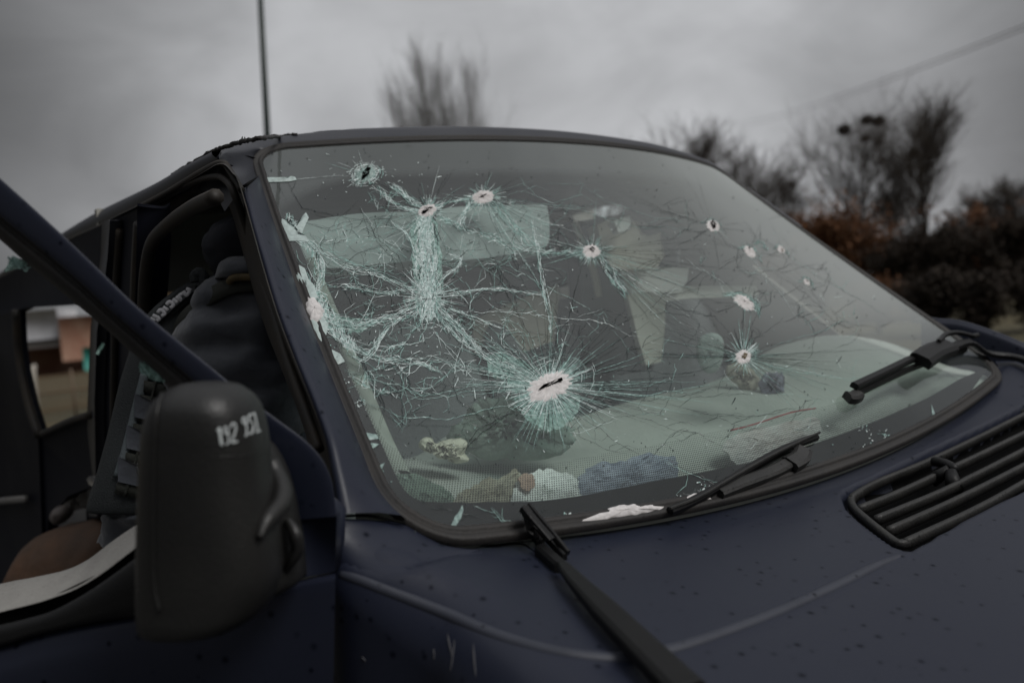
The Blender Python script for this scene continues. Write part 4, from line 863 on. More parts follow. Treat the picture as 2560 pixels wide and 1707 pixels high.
# --- long fracture lines wandering across the pane
W = Web()
longs = [[(700, 430), (760, 520), (900, 540), (1040, 535)], [(730, 545), (830, 570), (950, 545), (1050, 540)], [(760, 590), (860, 640), (900, 600), (990, 580)], [(820, 700), (900, 640), (1000, 605)], [(900, 520), (930, 590), (990, 640), (1010, 700)],
 [(1110, 560), (1180, 640), (1260, 700), (1340, 780), (1460, 860)], [(1120, 610), (1230, 650), (1330, 690), (1440, 740), (1560, 820)], [(1120, 690), (1250, 640), (1360, 650), (1450, 640)], [(1090, 800), (1200, 780), (1330, 790), (1480, 800), (1640, 860)],
 [(1300, 500), (1450, 520), (1600, 560), (1740, 570)], [(1430, 440), (1520, 500), (1640, 540), (1760, 565)], [(1240, 490), (1320, 470), (1390, 500), (1460, 480), (1540, 520)], [(1550, 480), (1650, 530), (1770, 560)], [(1500, 660), (1640, 740), (1780, 790), (1850, 880)], [(1520, 680), (1600, 760), (1720, 800), (1840, 880)],
 [(1500, 640), (1640, 690), (1760, 740), (1850, 750)], [(1640, 600), (1740, 660), (1850, 740)], [(1400, 990), (1500, 985), (1600, 1000), (1720, 985), (1840, 940)], [(1430, 940), (1560, 920), (1680, 925), (1840, 900)], [(1390, 1010), (1480, 1060), (1560, 1110), (1640, 1150)], [(1440, 1000), (1560, 1040), (1680, 1080), (1800, 1120), (1900, 1130)],
 [(1650, 1000), (1760, 1030), (1860, 1040), (1980, 1020), (2040, 1030)], [(1880, 900), (2000, 930), (2110, 945), (2190, 944)], [(1890, 880), (1960, 860), (2040, 830), (2100, 800), (2190, 830)], [(1880, 920), (1960, 980), (2040, 1010)], [(1810, 590), (1900, 680), (1960, 760), (2000, 810)], [(1900, 660), (1980, 700), (2060, 770), (2170, 850)],
 [(1960, 640), (2040, 690), (2140, 740), (2240, 800)], [(1700, 640), (1800, 700), (1850, 745)], [(860, 930), (960, 960), (1060, 1000), (1140, 990), (1220, 960)], [(900, 1000), (1000, 1050), (1120, 1060), (1260, 1020), (1330, 1000)], [(880, 860), (930, 950), (960, 1020), (940, 1080)], [(1010, 930), (1000, 990), (1010, 1050), (1000, 1080)],
 [(960, 880), (1010, 960), (1030, 1010), (1000, 1060)], [(1060, 990), (1100, 960), (1180, 975), (1290, 975)], [(1110, 930), (1160, 1010), (1240, 1060), (1300, 1050)], [(1150, 1140), (1200, 1080), (1260, 1040), (1330, 1010)], [(760, 640), (830, 680), (870, 740), (900, 800)], [(820, 820), (900, 850), (990, 860), (1080, 850)],
 [(850, 900), (930, 930), (1010, 900), (1080, 880)], [(1200, 890), (1260, 880), (1320, 900)], [(1080, 820), (1150, 900), (1190, 960)], [(1210, 600), (1250, 700), (1300, 800), (1350, 920)], [(1170, 560), (1230, 640), (1280, 740), (1340, 900)], [(1290, 620), (1340, 700), (1400, 820), (1410, 930)], [(1460, 650), (1430, 760), (1410, 860), (1400, 930)],
 [(1380, 1060), (1440, 1090), (1500, 1120), (1560, 1130)], [(700, 610), (760, 650), (800, 720)], [(1560, 870), (1660, 880), (1780, 880), (1840, 893)], [(1650, 1150), (1750, 1190), (1800, 1215), (1830, 1240)], [(1090, 1260), (1150, 1285), (1200, 1292)], [(1230, 1270), (1262, 1310), (1290, 1330)]]
for l_ in longs:
    for r_ in range(1 if rng.random() < .45 else 2):
        j = rng.normal(0, 4, 2)*r_; mi_ = pick((.62, .28, .10)); q = W.line([(x+j[0], y+j[1]) for x, y in l_], rng.uniform(1.1, 2.0), mi_, 2.6)
        for _ in range(rng.integers(2, 6)):
            a = q[rng.integers(1, len(q)-1)]; th_ = rng.uniform(0, 6.28); L_ = rng.uniform(15, 90); W.line([a, a+A(math.cos(th_), math.sin(th_)*.7)*L_*.5+rng.normal(0, 5, 2), a+A(math.cos(th_+.3), math.sin(th_+.3)*.7)*L_], rng.uniform(.8, 1.5), mi_, 2)
W.build('crack_line')
# cells of fine cracking in the lower left and centre
W = Web(); cells = []
for k in range(120):
    x = rng.uniform(760, 1420); y = rng.uniform(560, 1010)
    dens = 1 if (x < 1280 and y > 720) else .45
    if y > 1000-.0*(x) or x < 700+(y-500)*.40 or rng.random() > dens: continue
    cells.append((x, y))
cells = np.array(cells)
for i in range(len(cells)):
    d = np.linalg.norm((cells-cells[i])*A(1, 1.4), axis=1); nb = np.argsort(d)[1:4]
    for j in nb:
        if d[j] < 120: W.line([cells[i], (cells[i]+cells[j])/2+rng.normal(0, 6, 2), cells[j]], rng.uniform(.9, 2.0), pick((.45, .4, .15)), 2.4)
        if rng.random() < .25: radial(W, *cells[i], 9, 3, 22, .8, mix=(.05, .5, .45), w=(1, 2.4))
W.build('crack_line')
for (x0, x1, y0, y1, n_, w_, mx_) in ((790, 1180, 780, 990, 90, (1.0, 2.3), (.15, .50, .35)), (900, 1330, 480, 720, 60, (.9, 1.7), (.35, .45, .20)), (770, 1420, 500, 1000, 210, (.7, 1.3), (.55, .35, .10)), (1350, 2080, 500, 1100, 130, (.8, 1.4), (.80, .15, .05))):
    W = Web(); cl_ = np.stack([rng.uniform(x0, x1, n_), rng.uniform(y0, y1, n_)], 1); cl_ = cl_[cl_[:, 0] > 745+(cl_[:, 1]-560)*.42]
    for i in range(len(cl_)):
        d = np.linalg.norm((cl_-cl_[i])*A(1, 1.5), axis=1); nb = np.argsort(d)[1:4]
        for j in nb[:rng.integers(1, 4)]:
            if d[j] < 190: W.line([cl_[i], (cl_[i]*.6+cl_[j]*.4)+rng.normal(0, 7, 2), cl_[j], cl_[j]+(cl_[j]-cl_[i])*rng.uniform(0, .5)+rng.normal(0, 5, 2)], rng.uniform(*w_), pick(mx_), 2.8)
    W.build('crack_line')
# mostly white chips and splinters
W = Web()
for k in range(620):
    x, y = (rng.normal(1080, 190), rng.normal(760, 140)) if k < 380 else (rng.uniform(760, 2200), rng.uniform(520, 1120))
    if x < 720+(y-500)*.42: continue
    a = rng.uniform(0, 6.28); L_ = rng.uniform(2, 9) if k % 9 else rng.uniform(14, 30); W.line([(x, y), (x+L_*math.cos(a)*.5+.5, y+L_*math.sin(a)*.5), (x+L_*math.cos(a), y+L_*math.sin(a))], rng.uniform(1.2, 3.2), pick((.2, .25, .55)), .4, off=.002, step=3)
tag(W.build('glass_splinters'), kind='stuff')
W = Web()   # dark spots of dirt and water on the pane
for k in range(520):
    x, y = rng.uniform(660, 2350), rng.uniform(360, 1330)
    L_ = rng.uniform(2.5, 6); W.line([(x, y), (x+1.4*rng.normal(), y+L_*.5), (x+rng.normal(0, 1), y+L_)], rng.uniform(2, 4.5), 0, .3, off=.0008, step=2)
tag(W.build('dirt_specks'), kind='stuff')
# hazy crushed films round the largest impacts
for o_, n_ in (([(1215, 905), (1250, 880), (1310, 905), (1350, 925), (1320, 950), (1290, 985), (1270, 955), (1235, 945)], 'crushed_film'), ([(1320, 1010), (1380, 1020), (1440, 985), (1450, 1020), (1420, 1060), (1370, 1075), (1320, 1050), (1295, 1025)], 'crushed_film'),
               ([(1030, 560), (1085, 548), (1098, 600), (1106, 680), (1104, 745), (1085, 790), (1040, 780), (1036, 700), (1030, 630)], 'crushed_film'),
               ([(760, 750), (800, 740), (850, 790), (900, 800), (940, 800), (900, 830), (850, 830), (810, 810)], 'crushed_film')):
    q = cat(o_, 4, True); patch(n_, q+rng.normal(0, 2, q.shape), k_film, off=.0004)
# flakes where the pane has lifted off its film
k_fl2 = shard_mat('lifted_glass', (.50, .60, .58), .0, .45)
for o_ in ([(694, 558), (706, 548), (712, 556), (730, 562), (752, 560), (765, 532), (772, 545), (758, 575), (752, 598), (775, 606), (740, 603), (716, 604), (706, 580)],
           [(738, 672), (748, 664), (762, 672), (772, 700), (786, 715), (795, 745), (782, 760), (764, 740), (752, 715), (742, 695)],
           [(770, 752), (784, 745), (806, 768), (806, 790), (822, 812), (812, 850), (795, 858), (782, 830), (772, 790)],
           [(820, 870), (850, 885), (862, 905), (846, 912), (832, 900)],
           [(662, 446), (720, 448), (738, 444), (742, 451), (722, 455), (662, 457)]):
    patch('glass_flake', np.array(o_), k_fl2, off=.003, rings_=4, noise_=.0012)
patch('glass_flake', blob(785, 778, 20, 34, -.3, 30, .12), k_pulv, off=.004, dome=.004)
for o_ in ([(905, 1080), (940, 1086), (950, 1096), (925, 1100), (912, 1092)], [(915, 1106), (948, 1110), (935, 1120), (918, 1122)], [(942, 1168), (962, 1156), (952, 1178), (940, 1182)], [(1122, 1325), (1138, 1290), (1144, 1284), (1156, 1262), (1158, 1276), (1152, 1296), (1138, 1316)], [(1160, 1320), (1162, 1328), (1172, 1328)], [(2328, 1010), (2336, 1030), (2338, 1048), (2330, 1036)], [(892, 1048), (898, 1052), (893, 1062), (889, 1058)]):
    patch('glass_flake', np.array(o_), k_flake, off=.0014, rings_=3)
# frit flaked away along the lower edge, white crushed glass behind
for o_ in ([(1448, 1306), (1470, 1292), (1500, 1282), (1530, 1268), (1560, 1262), (1590, 1260), (1612, 1266), (1640, 1262), (1662, 1270), (1640, 1280), (1610, 1288), (1560, 1296), (1520, 1300), (1480, 1310)], [(1706, 1246), (1728, 1234), (1752, 1234), (1778, 1246), (1750, 1252), (1716, 1254)]):
    q = cat(o_, 3, True); f_ = patch('exposed_glass', q+rng.normal(0, 1.6, q.shape), k_pulv, off=.002, dome=.005)
    W = Web(); q2 = np.vstack([q[:len(q)//2+2]]); q2 = q2+rng.normal(0, 3, q2.shape); W.line(q2, 5, 0, 1.5, off=.004, step=6); W.build('frit_edge', f_)
W = Web()
for c_, n_, sp in (((1420, 1306), 26, 22), ((1700, 1258), 30, 22), ((2180, 1120), 26, 26), ((2210, 1085), 16, 14), ((1760, 1215), 22, 18), ((2160, 1070), 14, 16), ((950, 1200), 14, 20), ((900, 1010), 20, 18), ((820, 880), 26, 24), ((860, 960), 14, 18)):
    for k in range(n_):
        x, y = c_+rng.normal(0, sp*.5, 2); a_ = rng.uniform(0, 6.28); L_ = rng.uniform(2, 9); W.line([(x, y), (x+L_*.5*math.cos(a_), y+L_*.4*math.sin(a_)), (x+L_*math.cos(a_), y+L_*.7*math.sin(a_))], rng.uniform(1.5, 5), pick((.2, .35, .45)), .6, step=2.5)
for c_ in ((2030, 1178), (2092, 1155), (2150, 1130), (2196, 1115), (2120, 1148), (2205, 1112)):
    for k in range(4): x, y = c_+rng.normal(0, 3, 2); W.line([(x, y), (x+2.5, y+1), (x+5, y+rng.normal(0, 2))], rng.uniform(4, 6), 2, .5, step=2)
tag(W.build('glass_crumbs'), kind='stuff')

# ------------------------------------------------------------------ cabin
beige = mat('beige_trim', (.74, .66, .56), .7, noise=(7, .5, (.58, .52, .45)), bump=(60, .15))
greyf = mat('seat_fabric', (.24, .26, .265), .9, noise=(40, .6, (.17, .18, .185)), bump=(180, .3))
visor_m = mat('visor_vinyl', (.38, .42, .41), .65, noise=(8, .4, (.31, .35, .34)))
dash_m = mat('dusty_dashboard', (.50, .52, .48), .8, noise=(6, .7, (.36, .39, .36)), bump=(120, .2))
head_m = mat('headliner', (.26, .25, .24), .95, noise=(10, .5, (.20, .195, .185)))
cab_d = mat('cabin_dark_trim', (.035, .035, .034), .85)
hl = MB(); G_ = []
for s_ in np.linspace(-.99, .99, 24):
    f_ = gst(s_, .985, -.02); G_.append([f_, f_+A(-.10, 0, -.005), f_+A(-.4, s_*.05, .0), A(-1.9, s_*.76, .60-.04*s_*s_), A(-2.9, s_*.76, .60-.04*s_*s_)])
hl.grid(net(np.array(G_).transpose(1, 0, 2), 3)); hl.build('headliner', head_m, van)
def box(mb, x0, x1, y0, y1, z0, z1, mi=0):
    return mb.slab([(x0, y0, z1), (x1, y0, z1), (x1, y1, z1), (x0, y1, z1)], z1-z0, mi, nrm=(0, 0, 1))
fl = MB(); box(fl, -3.3, .2, -.84, .86, -.80, -.76); box(fl, -1.6, -1.5, -.84, -.76, -.76, .10); fl.build('floor', cab_d, van)
pt = MB(); box(pt, -1.42, -1.39, -.83, .84, .385, .60); box(pt, -1.42, -1.39, -.60, .84, -.76, .383); bevel(pt.build('bulkhead', mat('bulkhead_panel', (.42, .41, .37), .85, noise=(4, .5, (.32, .31, .29))), van), .01)
fs = MB(); box(fs, -1.39, .1, .835, .86, -.76, -.02); box(fs, -1.39, -1.0, .78, .81, .45, .55)
fs.slab([(-1.39, .84, -.02), (-1.22, .84, -.02), (-1.22, .80, .46), (-1.39, .80, .46)], .03, nrm=(0, -1, 0)); fs.slab([(-1.21, .84, -.02), (-.30, .84, -.02), (-.80, .77, .43), (-1.21, .77, .43)], .012, nrm=(0, -1, 0)); fs.build('far_door_lining', mat('door_lining', (.36, .34, .30), .8, noise=(5, .5, (.28, .27, .24))), van)
# dashboard
rear_px = [(905, 1195), (960, 1160), (1060, 1140), (1150, 1085), (1280, 1075), (1453, 1044), (1631, 994), (1814, 949), (1950, 872), (2080, 840), (2200, 852), (2330, 900)]
ss = np.linspace(-.93, .95, len(rear_px)); cols = []
for (x, y), s_ in zip(rear_px, ss):
    f_ = gst(s_, .02, -.022); r_ = PX(x, y, -.36 if x > 1000 else -.30)
    cols.append([f_+A(.02, 0, -.03), f_, f_*.65+r_*.35+A(0, 0, .004), f_*.3+r_*.7+A(0, 0, .010), r_, r_+A(-.03, 0, -.03), r_+A(-.05, 0, -.25), r_+A(.05, 0, -.55)])
dh = MB(); dh.grid(net(np.array(cols).transpose(1, 0, 2), 5)); dash = dh.build('dashboard', dash_m, van)
bvh_d = BVHTree.FromPolygons(dh.V, dh.F)
for k in range(9):
    dg = MB()
    s_ = -.5+k*.12; a = gst(s_, .05, -.03); q = [hit(bvh_d, *proj(a)[:2], .001), hit(bvh_d, *proj(gst(s_+.06, .05, -.03))[:2], .001)]
    if q[0] is not None and q[1] is not None: dg.tube(q, .004, 6); dg.build('defroster_vent', cab_d, dash)
# steering wheel
sw_ = empty('steering', (0, 0, 0)); bpy.data.objects.remove(sw_)
c_ = A(-.54, .42, -.10); ax = A(-.75, 0, .62); ax /= np.linalg.norm(ax); e1_ = A(0, 1, 0); e2_ = np.cross(ax, e1_)
rim = MB(); rim.tube([c_+.19*(math.cos(a)*e1_+math.sin(a)*e2_) for a in np.linspace(0, 2*math.pi, 48, endpoint=False)], .013, 10, closed=True)
for a in (rad(0), rad(180), rad(270)): rim.tube([c_-ax*.03, c_-ax*.02+.10*(math.cos(a)*e1_+math.sin(a)*e2_), c_+.185*(math.cos(a)*e1_+math.sin(a)*e2_)], [.03, .016, .012], 8)
rim.tube([c_-ax*.30, c_-ax*.04, c_+ax*.01, c_+ax*.03], [.03, .05, .065, .03], 16); rim.build('steering_wheel', cab_d, van)
# seats
def seat(yc, xo=0., pitch=.18):
    st = MB(); secs = []
    for z, w_, t_, dx in ((-.34, .20, .10, .10), (-.30, .235, .12, .09), (-.1, .24, .115, .03), (.08, .235, .10, -.01), (.2, .21, .085, -.035), (.255, .165, .06, -.05), (.27, .10, .03, -.055)):
        c0 = A(-.80+dx+xo, yc, z); secs.append([c0+A(t_*abs(math.sin(a))**.8*np.sign(math.sin(a))*.5*(1.0), w_*abs(math.cos(a))**.6*np.sign(math.cos(a)), 0) for a in np.linspace(0, 2*math.pi, 28, endpoint=False)])
    q = np.array(secs); q = np.array([cat(q[:, k], 3) for k in range(28)]).transpose(1, 0, 2); st.grid(q, closed_v=True); n_ = len(st.V); st.F += [tuple(n_-28+k for k in range(28))]; st.mi += [0]
    so_ = st.build('seat', greyf, van)
    hr = MB(); secs = []
    for z, w_, t_ in ((.30, .07, .03), (.31, .12, .045), (.36, .14, .05), (.42, .135, .048), (.455, .11, .04), (.465, .06, .02)):
        secs.append([A(-.865+xo+t_*math.sin(a), yc+w_*abs(math.cos(a))**.7*np.sign(math.cos(a)), z) for a in np.linspace(0, 2*math.pi, 24, endpoint=False)])
    q = np.array(secs); q = np.array([cat(q[:, k], 3) for k in range(24)]).transpose(1, 0, 2); hr.grid(q, closed_v=True); n_ = len(hr.V); hr.F += [tuple(range(24))[::-1], tuple(n_-24+k for k in range(24))]; hr.mi += [0, 0]
    for d_ in (-.05, .05): hr.tube([A(-.86+xo, yc+d_, .24), A(-.865+xo, yc+d_, .32)], .006, 6)
    hr.build('headrest', greyf, so_)
    cu = MB(); secs = []
    for x, w_, zt in ((-.80, .22, -.30), (-.74, .25, -.24), (-.6, .26, -.22), (-.42, .25, -.21), (-.34, .22, -.24), (-.32, .18, -.30)):
        secs.append([A(x+xo, yc-w_, -.42), A(x+xo, yc-w_, zt-.03), A(x+xo, yc-w_*.7, zt+.01), A(x+xo, yc, zt), A(x+xo, yc+w_*.7, zt+.01), A(x+xo, yc+w_, zt-.03), A(x+xo, yc+w_, -.42)])
    cu.grid(net(np.array(secs), 4)); cu.build('cushion', greyf, so_)
    return so_
seat(-.36); seat(.14, -.02); seat(.56, -.02)
# pale pieces of trim, belt and torn covers seen through the glass
def pane_bit(name, px, m, x=None, d=None, th=.02, bv=.004, par=van):
    q = np.array(px, float); b_ = MB(); b_.slab([PX(a, b, x) for a, b in q] if x is not None else [P(a, b, d) for a, b in q], th, nrm=(1, -.3, .1)); return bevel(b_.build(name, m, par), bv)
pane_bit('bulkhead_shelf', [(1180, 800), (1240, 770), (1310, 748), (1392, 716), (1402, 735), (1394, 760), (1385, 850), (1300, 880), (1190, 880)], beige, d=2.02)
pane_bit('pillar_trim_far', [(1568, 736), (1600, 731), (1664, 730), (1662, 820), (1654, 904), (1616, 912), (1596, 850)], mat('pale_plastic', (.86, .82, .72), .6, noise=(9, .5, (.72, .68, .58))), d=1.98)
pane_bit('lining_panel', [(1548, 676), (1640, 668), (1722, 670), (1718, 702), (1700, 730), (1572, 737)], mat('pale_panel', (.88, .85, .82), .7), d=2.02)
pane_bit('window_ledge', [(1600, 732), (1720, 716), (1890, 714), (1896, 738), (1720, 746), (1600, 758)], mat('pale_ledge', (.80, .76, .70), .7), d=2.03)
pane_bit('torn_headrest_cover', [(1492, 562), (1522, 552), (1536, 560), (1566, 548), (1590, 556), (1604, 584), (1622, 590), (1650, 584), (1660, 640), (1640, 668), (1560, 672), (1530, 664), (1508, 630)], beige, d=1.95, th=.05, bv=.02)
pane_bit('torn_headrest_cover', [(1536, 556), (1552, 546), (1574, 541), (1580, 552), (1576, 572), (1548, 578)], mat('white_foam', (.85, .83, .80), .8), d=1.90, th=.03)
pane_bit('torn_trim', [(1022, 812), (1075, 806), (1130, 812), (1118, 850), (1098, 880), (1078, 905), (1055, 880), (1034, 846)], beige, d=2.1)
pane_bit('torn_trim', [(1012, 655), (1060, 640), (1062, 662), (1020, 672)], visor_m, d=1.5, bv=.004)
pane_bit('torn_trim', [(1120, 632), (1180, 620), (1184, 640), (1150, 646)], visor_m, d=1.55, bv=.004)
pane_bit('pillar_cover', [(1430, 560), (1500, 555), (1540, 650), (1560, 730), (1580, 840), (1620, 915), (1540, 925), (1470, 900), (1450, 760)], mat('dark_pillar_cover', (.10, .11, .115), .8), d=2.08, th=.05, bv=.02)
sb = MB(); ribbon(sb, cat([PX(1436, 556, -.72), PX(1460, 620, -.70), PX(1484, 680, -.69), PX(1496, 742, -.68)], 6), .018, (1, -.3, 0)); bo = sb.build('seat_belt', beige, van); solid(bo, .002)
for pts in ([(735, 500), (800, 486), (900, 474), (1010, 472), (1085, 480), (1100, 520), (1092, 578), (1060, 592), (960, 598), (860, 606), (785, 598), (748, 560)], [(1115, 470), (1240, 462), (1375, 462), (1396, 478), (1400, 535), (1392, 562), (1360, 572), (1250, 588), (1125, 590), (1110, 540)]):
    q = cat(pts, 4, True); st = st_of(q); v_ = gst(st[:, 0], st[:, 1], -.055); b_ = MB(); b_.slab(v_, .018); bevel(b_.build('sun_visor', visor_m, van), .006)
ip = MB(); L1 = G([(756, 618), (800, 722), (850, 840), (900, 950), (950, 1060), (985, 1140)], -.030); L2 = G([(792, 606), (842, 715), (895, 830), (948, 945), (1000, 1060), (1045, 1140)], -.034)
ip.grid(net(np.array([L1+A(-.01, 0, -.01), L1, (L1+L2)/2+A(.003, 0, .004), L2, L2+A(-.05, .02, -.03)]), 5)); ip.build('pillar_lining', mat('pale_pillar_lining', (.36, .385, .34), .75, noise=(20, .4, (.29, .31, .27))), van)

# ------------------------------------------------------------------ loose things on the dashboard (things of their own)
def lump(name, px, d, m, th, label, cat_, group=None, amp=.004, seed=1, jag=0):
    """crumpled thing: outline in the picture, real thickness, lies at depth d"""
    r_ = np.random.default_rng(seed+int(px[0][0])); q = cat(px, 5, True); q = q+r_.normal(0, jag, q.shape); c0 = q.mean(0); V = []; n = len(q); R6 = 9
    for k in np.linspace(.05, 1, R6):
        for x, y in c0+(q-c0)*k: V.append(P(x, y, d)-CF*th*math.sqrt(max(0, 1-k*k))+r_.normal(0, amp*(1.05-k), 3))
    F = [(k*n+j, k*n+(j+1) % n, (k+1)*n+(j+1) % n, (k+1)*n+j) for k in range(R6-1) for j in range(n)]+[tuple(range(n))]
    b = len(V); V += [np.array(v)+CF*th*.8 for v in V[-n:]]; F += [((R6-1)*n+j, (R6-1)*n+(j+1) % n, b+(j+1) % n, b+j) for j in range(n)]+[tuple(b+j for j in range(n))]
    return tag(mesh_obj(name, V, F, m, None), label, cat_, group)
foam = mat('torn_foam', (.78, .75, .62), .95, noise=(60, .6, (.60, .57, .46)), bump=(120, .5))
lump('foam_piece', [(1046, 1110), (1058, 1096), (1078, 1098), (1086, 1112), (1110, 1102), (1150, 1098), (1168, 1112), (1160, 1135), (1172, 1152), (1140, 1158), (1120, 1148), (1096, 1146), (1078, 1128), (1054, 1124)], 1.16, foam, .02, 'torn lump of yellowish white foam lying on the dashboard corner', 'foam')
lump('torn_fabric', [(1120, 1080), (1160, 1030), (1200, 1000), (1260, 985), (1330, 1010), (1400, 1050), (1440, 1100), (1400, 1140), (1300, 1150), (1200, 1145), (1140, 1120)], 1.22, mat('airbag_fabric', (.36, .43, .38), .95, noise=(18, .8, (.24, .30, .26)), bump=(60, .5)), .012, 'crumpled grey-green torn fabric heaped on the dashboard behind the largest bullet hole', 'cloth', amp=.004, jag=6)
def litter(name, px, m, off, label, cat_, amp=.004, jag=2., seed=0, group=None, fold=.006):
    """crumpled sheet lying against the foot of the windscreen, on the dashboard"""
    r_ = np.random.default_rng(seed+int(px[0][0])); q = cat(px, 6, True)+r_.normal(0, jag, (len(px)*6, 2)); c0 = q.mean(0); n = len(q); R6 = 10
    pts = np.concatenate([c0+(q-c0)*k for k in np.linspace(.04, 1, R6)]); st = st_of(pts); f1, f2 = r_.uniform(.02, .06, 2); ph = r_.uniform(0, 6, 2)
    h = fold*(np.abs(np.sin(pts[:, 0]*f1+pts[:, 1]*f2*.6+ph[0]))+.7*np.abs(np.sin(pts[:, 1]*f2*1.7-pts[:, 0]*f1*.8+ph[1])))+r_.normal(0, amp*.25, len(pts))
    V = S(st[:, 0], st[:, 1])+SN(st[:, 0], st[:, 1])*SNSIGN*(-off-h)[:, None]
    F = [(k*n+j, k*n+(j+1) % n, (k+1)*n+(j+1) % n, (k+1)*n+j) for k in range(R6-1) for j in range(n)]+[tuple(range(n))]
    o = mesh_obj(name, V, F, m, None, smooth=False); solid(o, .0015); return tag(o, label, cat_, group)
wp_ = mat('white_paper', (.88, .90, .88), .9, noise=(30, .4, (.72, .74, .72)))
litter('crumpled_paper', [(1318, 1168), (1370, 1150), (1440, 1158), (1462, 1190), (1470, 1236), (1390, 1250), (1300, 1254), (1296, 1210)], wp_, .016, 'crumpled white paper lying behind the dotted glass edge, left of the blue rag', 'paper')
litter('brown_wrapper', [(1268, 1160), (1310, 1150), (1330, 1170), (1312, 1215), (1296, 1250), (1180, 1252), (1150, 1220), (1200, 1180)], mat('brown_wrapper', (.36, .33, .25), .8, noise=(25, .6, (.45, .46, .38))), .018, 'brownish paper wrapper against the glass foot, left of the white paper', 'wrapper')
litter('paper_label', [(1306, 1176), (1330, 1168), (1348, 1180), (1342, 1204), (1318, 1206)], mat('orange_print', (.46, .32, .25), .8), .012, 'small orange label beside the crumpled white paper', 'label', fold=.001, amp=.001)
litter('blue_rag', [(1462, 1180), (1490, 1140), (1560, 1122), (1640, 1108), (1700, 1112), (1720, 1150), (1700, 1190), (1600, 1216), (1480, 1240)], mat('blue_grey_cloth', (.30, .34, .42), .95, noise=(40, .7, (.46, .49, .56)), bump=(90, .5)), .018, 'blue-grey rag bunched along the glass foot between white paper and cord', 'rag', fold=.010)
litter('green_wrapper', [(1000, 1150), (1060, 1160), (1130, 1190), (1160, 1248), (1080, 1252), (1030, 1215)], mat('green_wrapper', (.20, .27, .22), .8, noise=(20, .5, (.30, .36, .30))), .02, 'dull green wrapper in the lower left corner of the dashboard', 'wrapper')
litter('folded_paper', [(1835, 1078), (1900, 1052), (2030, 1022), (2075, 1040), (2060, 1080), (1960, 1122), (1880, 1142), (1845, 1120)], mat('red_white_print', (.62, .62, .60), .85, noise=(12, .45, (.50, .36, .33))), .020, 'folded pale paper with reddish print lying right of the blue rag', 'paper')
rd = MB(); rd.tube(cat(G([(1838, 1062), (1900, 1046), (1990, 1018), (2050, 1008)], -.014), 5), .0014, 6); tag(rd.build('red_cord', mat('red_cord', (.42, .12, .12), .9)), 'thin red cord lying along the top of the folded paper', 'cord')
lump('sticker_disc', [(1742, 870), (1752, 842), (1785, 832), (1808, 850), (1806, 900), (1790, 930), (1762, 930), (1746, 902)], 1.75, mat('teal_disc', (.46, .54, .51), .6, noise=(30, .5, (.36, .44, .42))), .008, 'pale teal curved disc standing behind the lower right bullet hole', 'disc', amp=.001)
lump('patterned_cloth', [(1812, 925), (1840, 905), (1880, 925), (1900, 958), (1880, 985), (1840, 960)], 1.72, mat('sandy_cloth', (.46, .44, .36), .9, noise=(20, .5, (.38, .30, .25))), .004, 'sand-coloured cloth scrap below the lower right bullet hole', 'cloth', jag=3)
lump('purple_cloth', [(1895, 970), (1912, 935), (1945, 930), (1962, 950), (1955, 980), (1920, 988)], 1.70, mat('purple_cloth', (.25, .25, .32), .9), .004, 'small dark purple cloth bundle right of the sand-coloured scrap', 'cloth', jag=3)

# ------------------------------------------------------------------ the person leaning into the cab
jk = mat('navy_puffer_jacket', (.050, .056, .070), .6, noise=(18, .5, (.070, .077, .092)), bump=(35, .35), sheen=.3)
vs = mat('black_vest_cordura', (.016, .020, .022), .75, noise=(60, .5, (.03, .034, .036)), bump=(400, .4))
vs_ol = mat('olive_webbing', (.026, .028, .022), .8, bump=(500, .4)); vs_ed = mat('vest_edge_grey', (.10, .12, .13), .8, bump=(300, .3))
trs = mat('dark_trousers', (.022, .026, .036), .85, noise=(12, .5, (.035, .04, .052)), bump=(40, .3)); skin = mat('skin', (.42, .25, .18), .5)
def skinned(name, nodes, edges, radii, m, sub=2, loc=(0, 0, 0)):
    me = bpy.data.meshes.new(name); me.from_pydata([tuple(n-A(*loc)) for n in np.array(nodes, float)], edges, []); me.materials.append(m)
    o = bpy.data.objects.new(name, me); COL.objects.link(o); o.location = loc
    o.modifiers.new('skin', 'SKIN'); sv = me.skin_vertices[0].data
    for i, r in enumerate(radii): sv[i].radius = (r, r) if np.isscalar(r) else r
    sv[0].use_root = True; s_ = o.modifiers.new('sub', 'SUBSURF'); s_.levels = sub; s_.render_levels = sub
    for p_ in me.polygons: p_.use_smooth = True
    o.modifiers['skin'].use_smooth_shade = True; return o
hd_ = P(655, 612, 1.52); nk = P(640, 700, 1.54); ch = P(560, 850, 1.56); ab = P(470, 1050, 1.56); pv = P(390, 1300, 1.54)
sr = P(640, 790, 1.48); sl2 = P(560, 760, 1.72); el = P(720, 1080, 1.42); wr_ = P(790, 1230, 1.46); el2 = P(720, 1060, 1.75); wr2 = P(800, 1230, 1.78)
kn1 = A(-.68, -1.02, GZ+.52); kn2 = A(-.95, -.98, GZ+.50); f1 = A(-.78, -1.05, GZ+.09); f2 = A(-1.05, -1.0, GZ+.09); hp1 = pv+A(.09, 0, -.05); hp2 = pv+A(-.09, 0, -.05)
nodes = [pv, ab, ch, nk, hd_, hd_+(hd_-nk)*.6, sr, el, wr_, sl2, el2, wr2, hp1, kn1, f1, f1+A(.10, .10, -.04), hp2, kn2, f2, f2+A(.10, .10, -.04)]
edges = [(0, 1), (1, 2), (2, 3), (3, 4), (4, 5), (2, 6), (6, 7), (7, 8), (2, 9), (9, 10), (10, 11), (0, 12), (12, 13), (13, 14), (14, 15), (0, 16), (16, 17), (17, 18), (18, 19)]
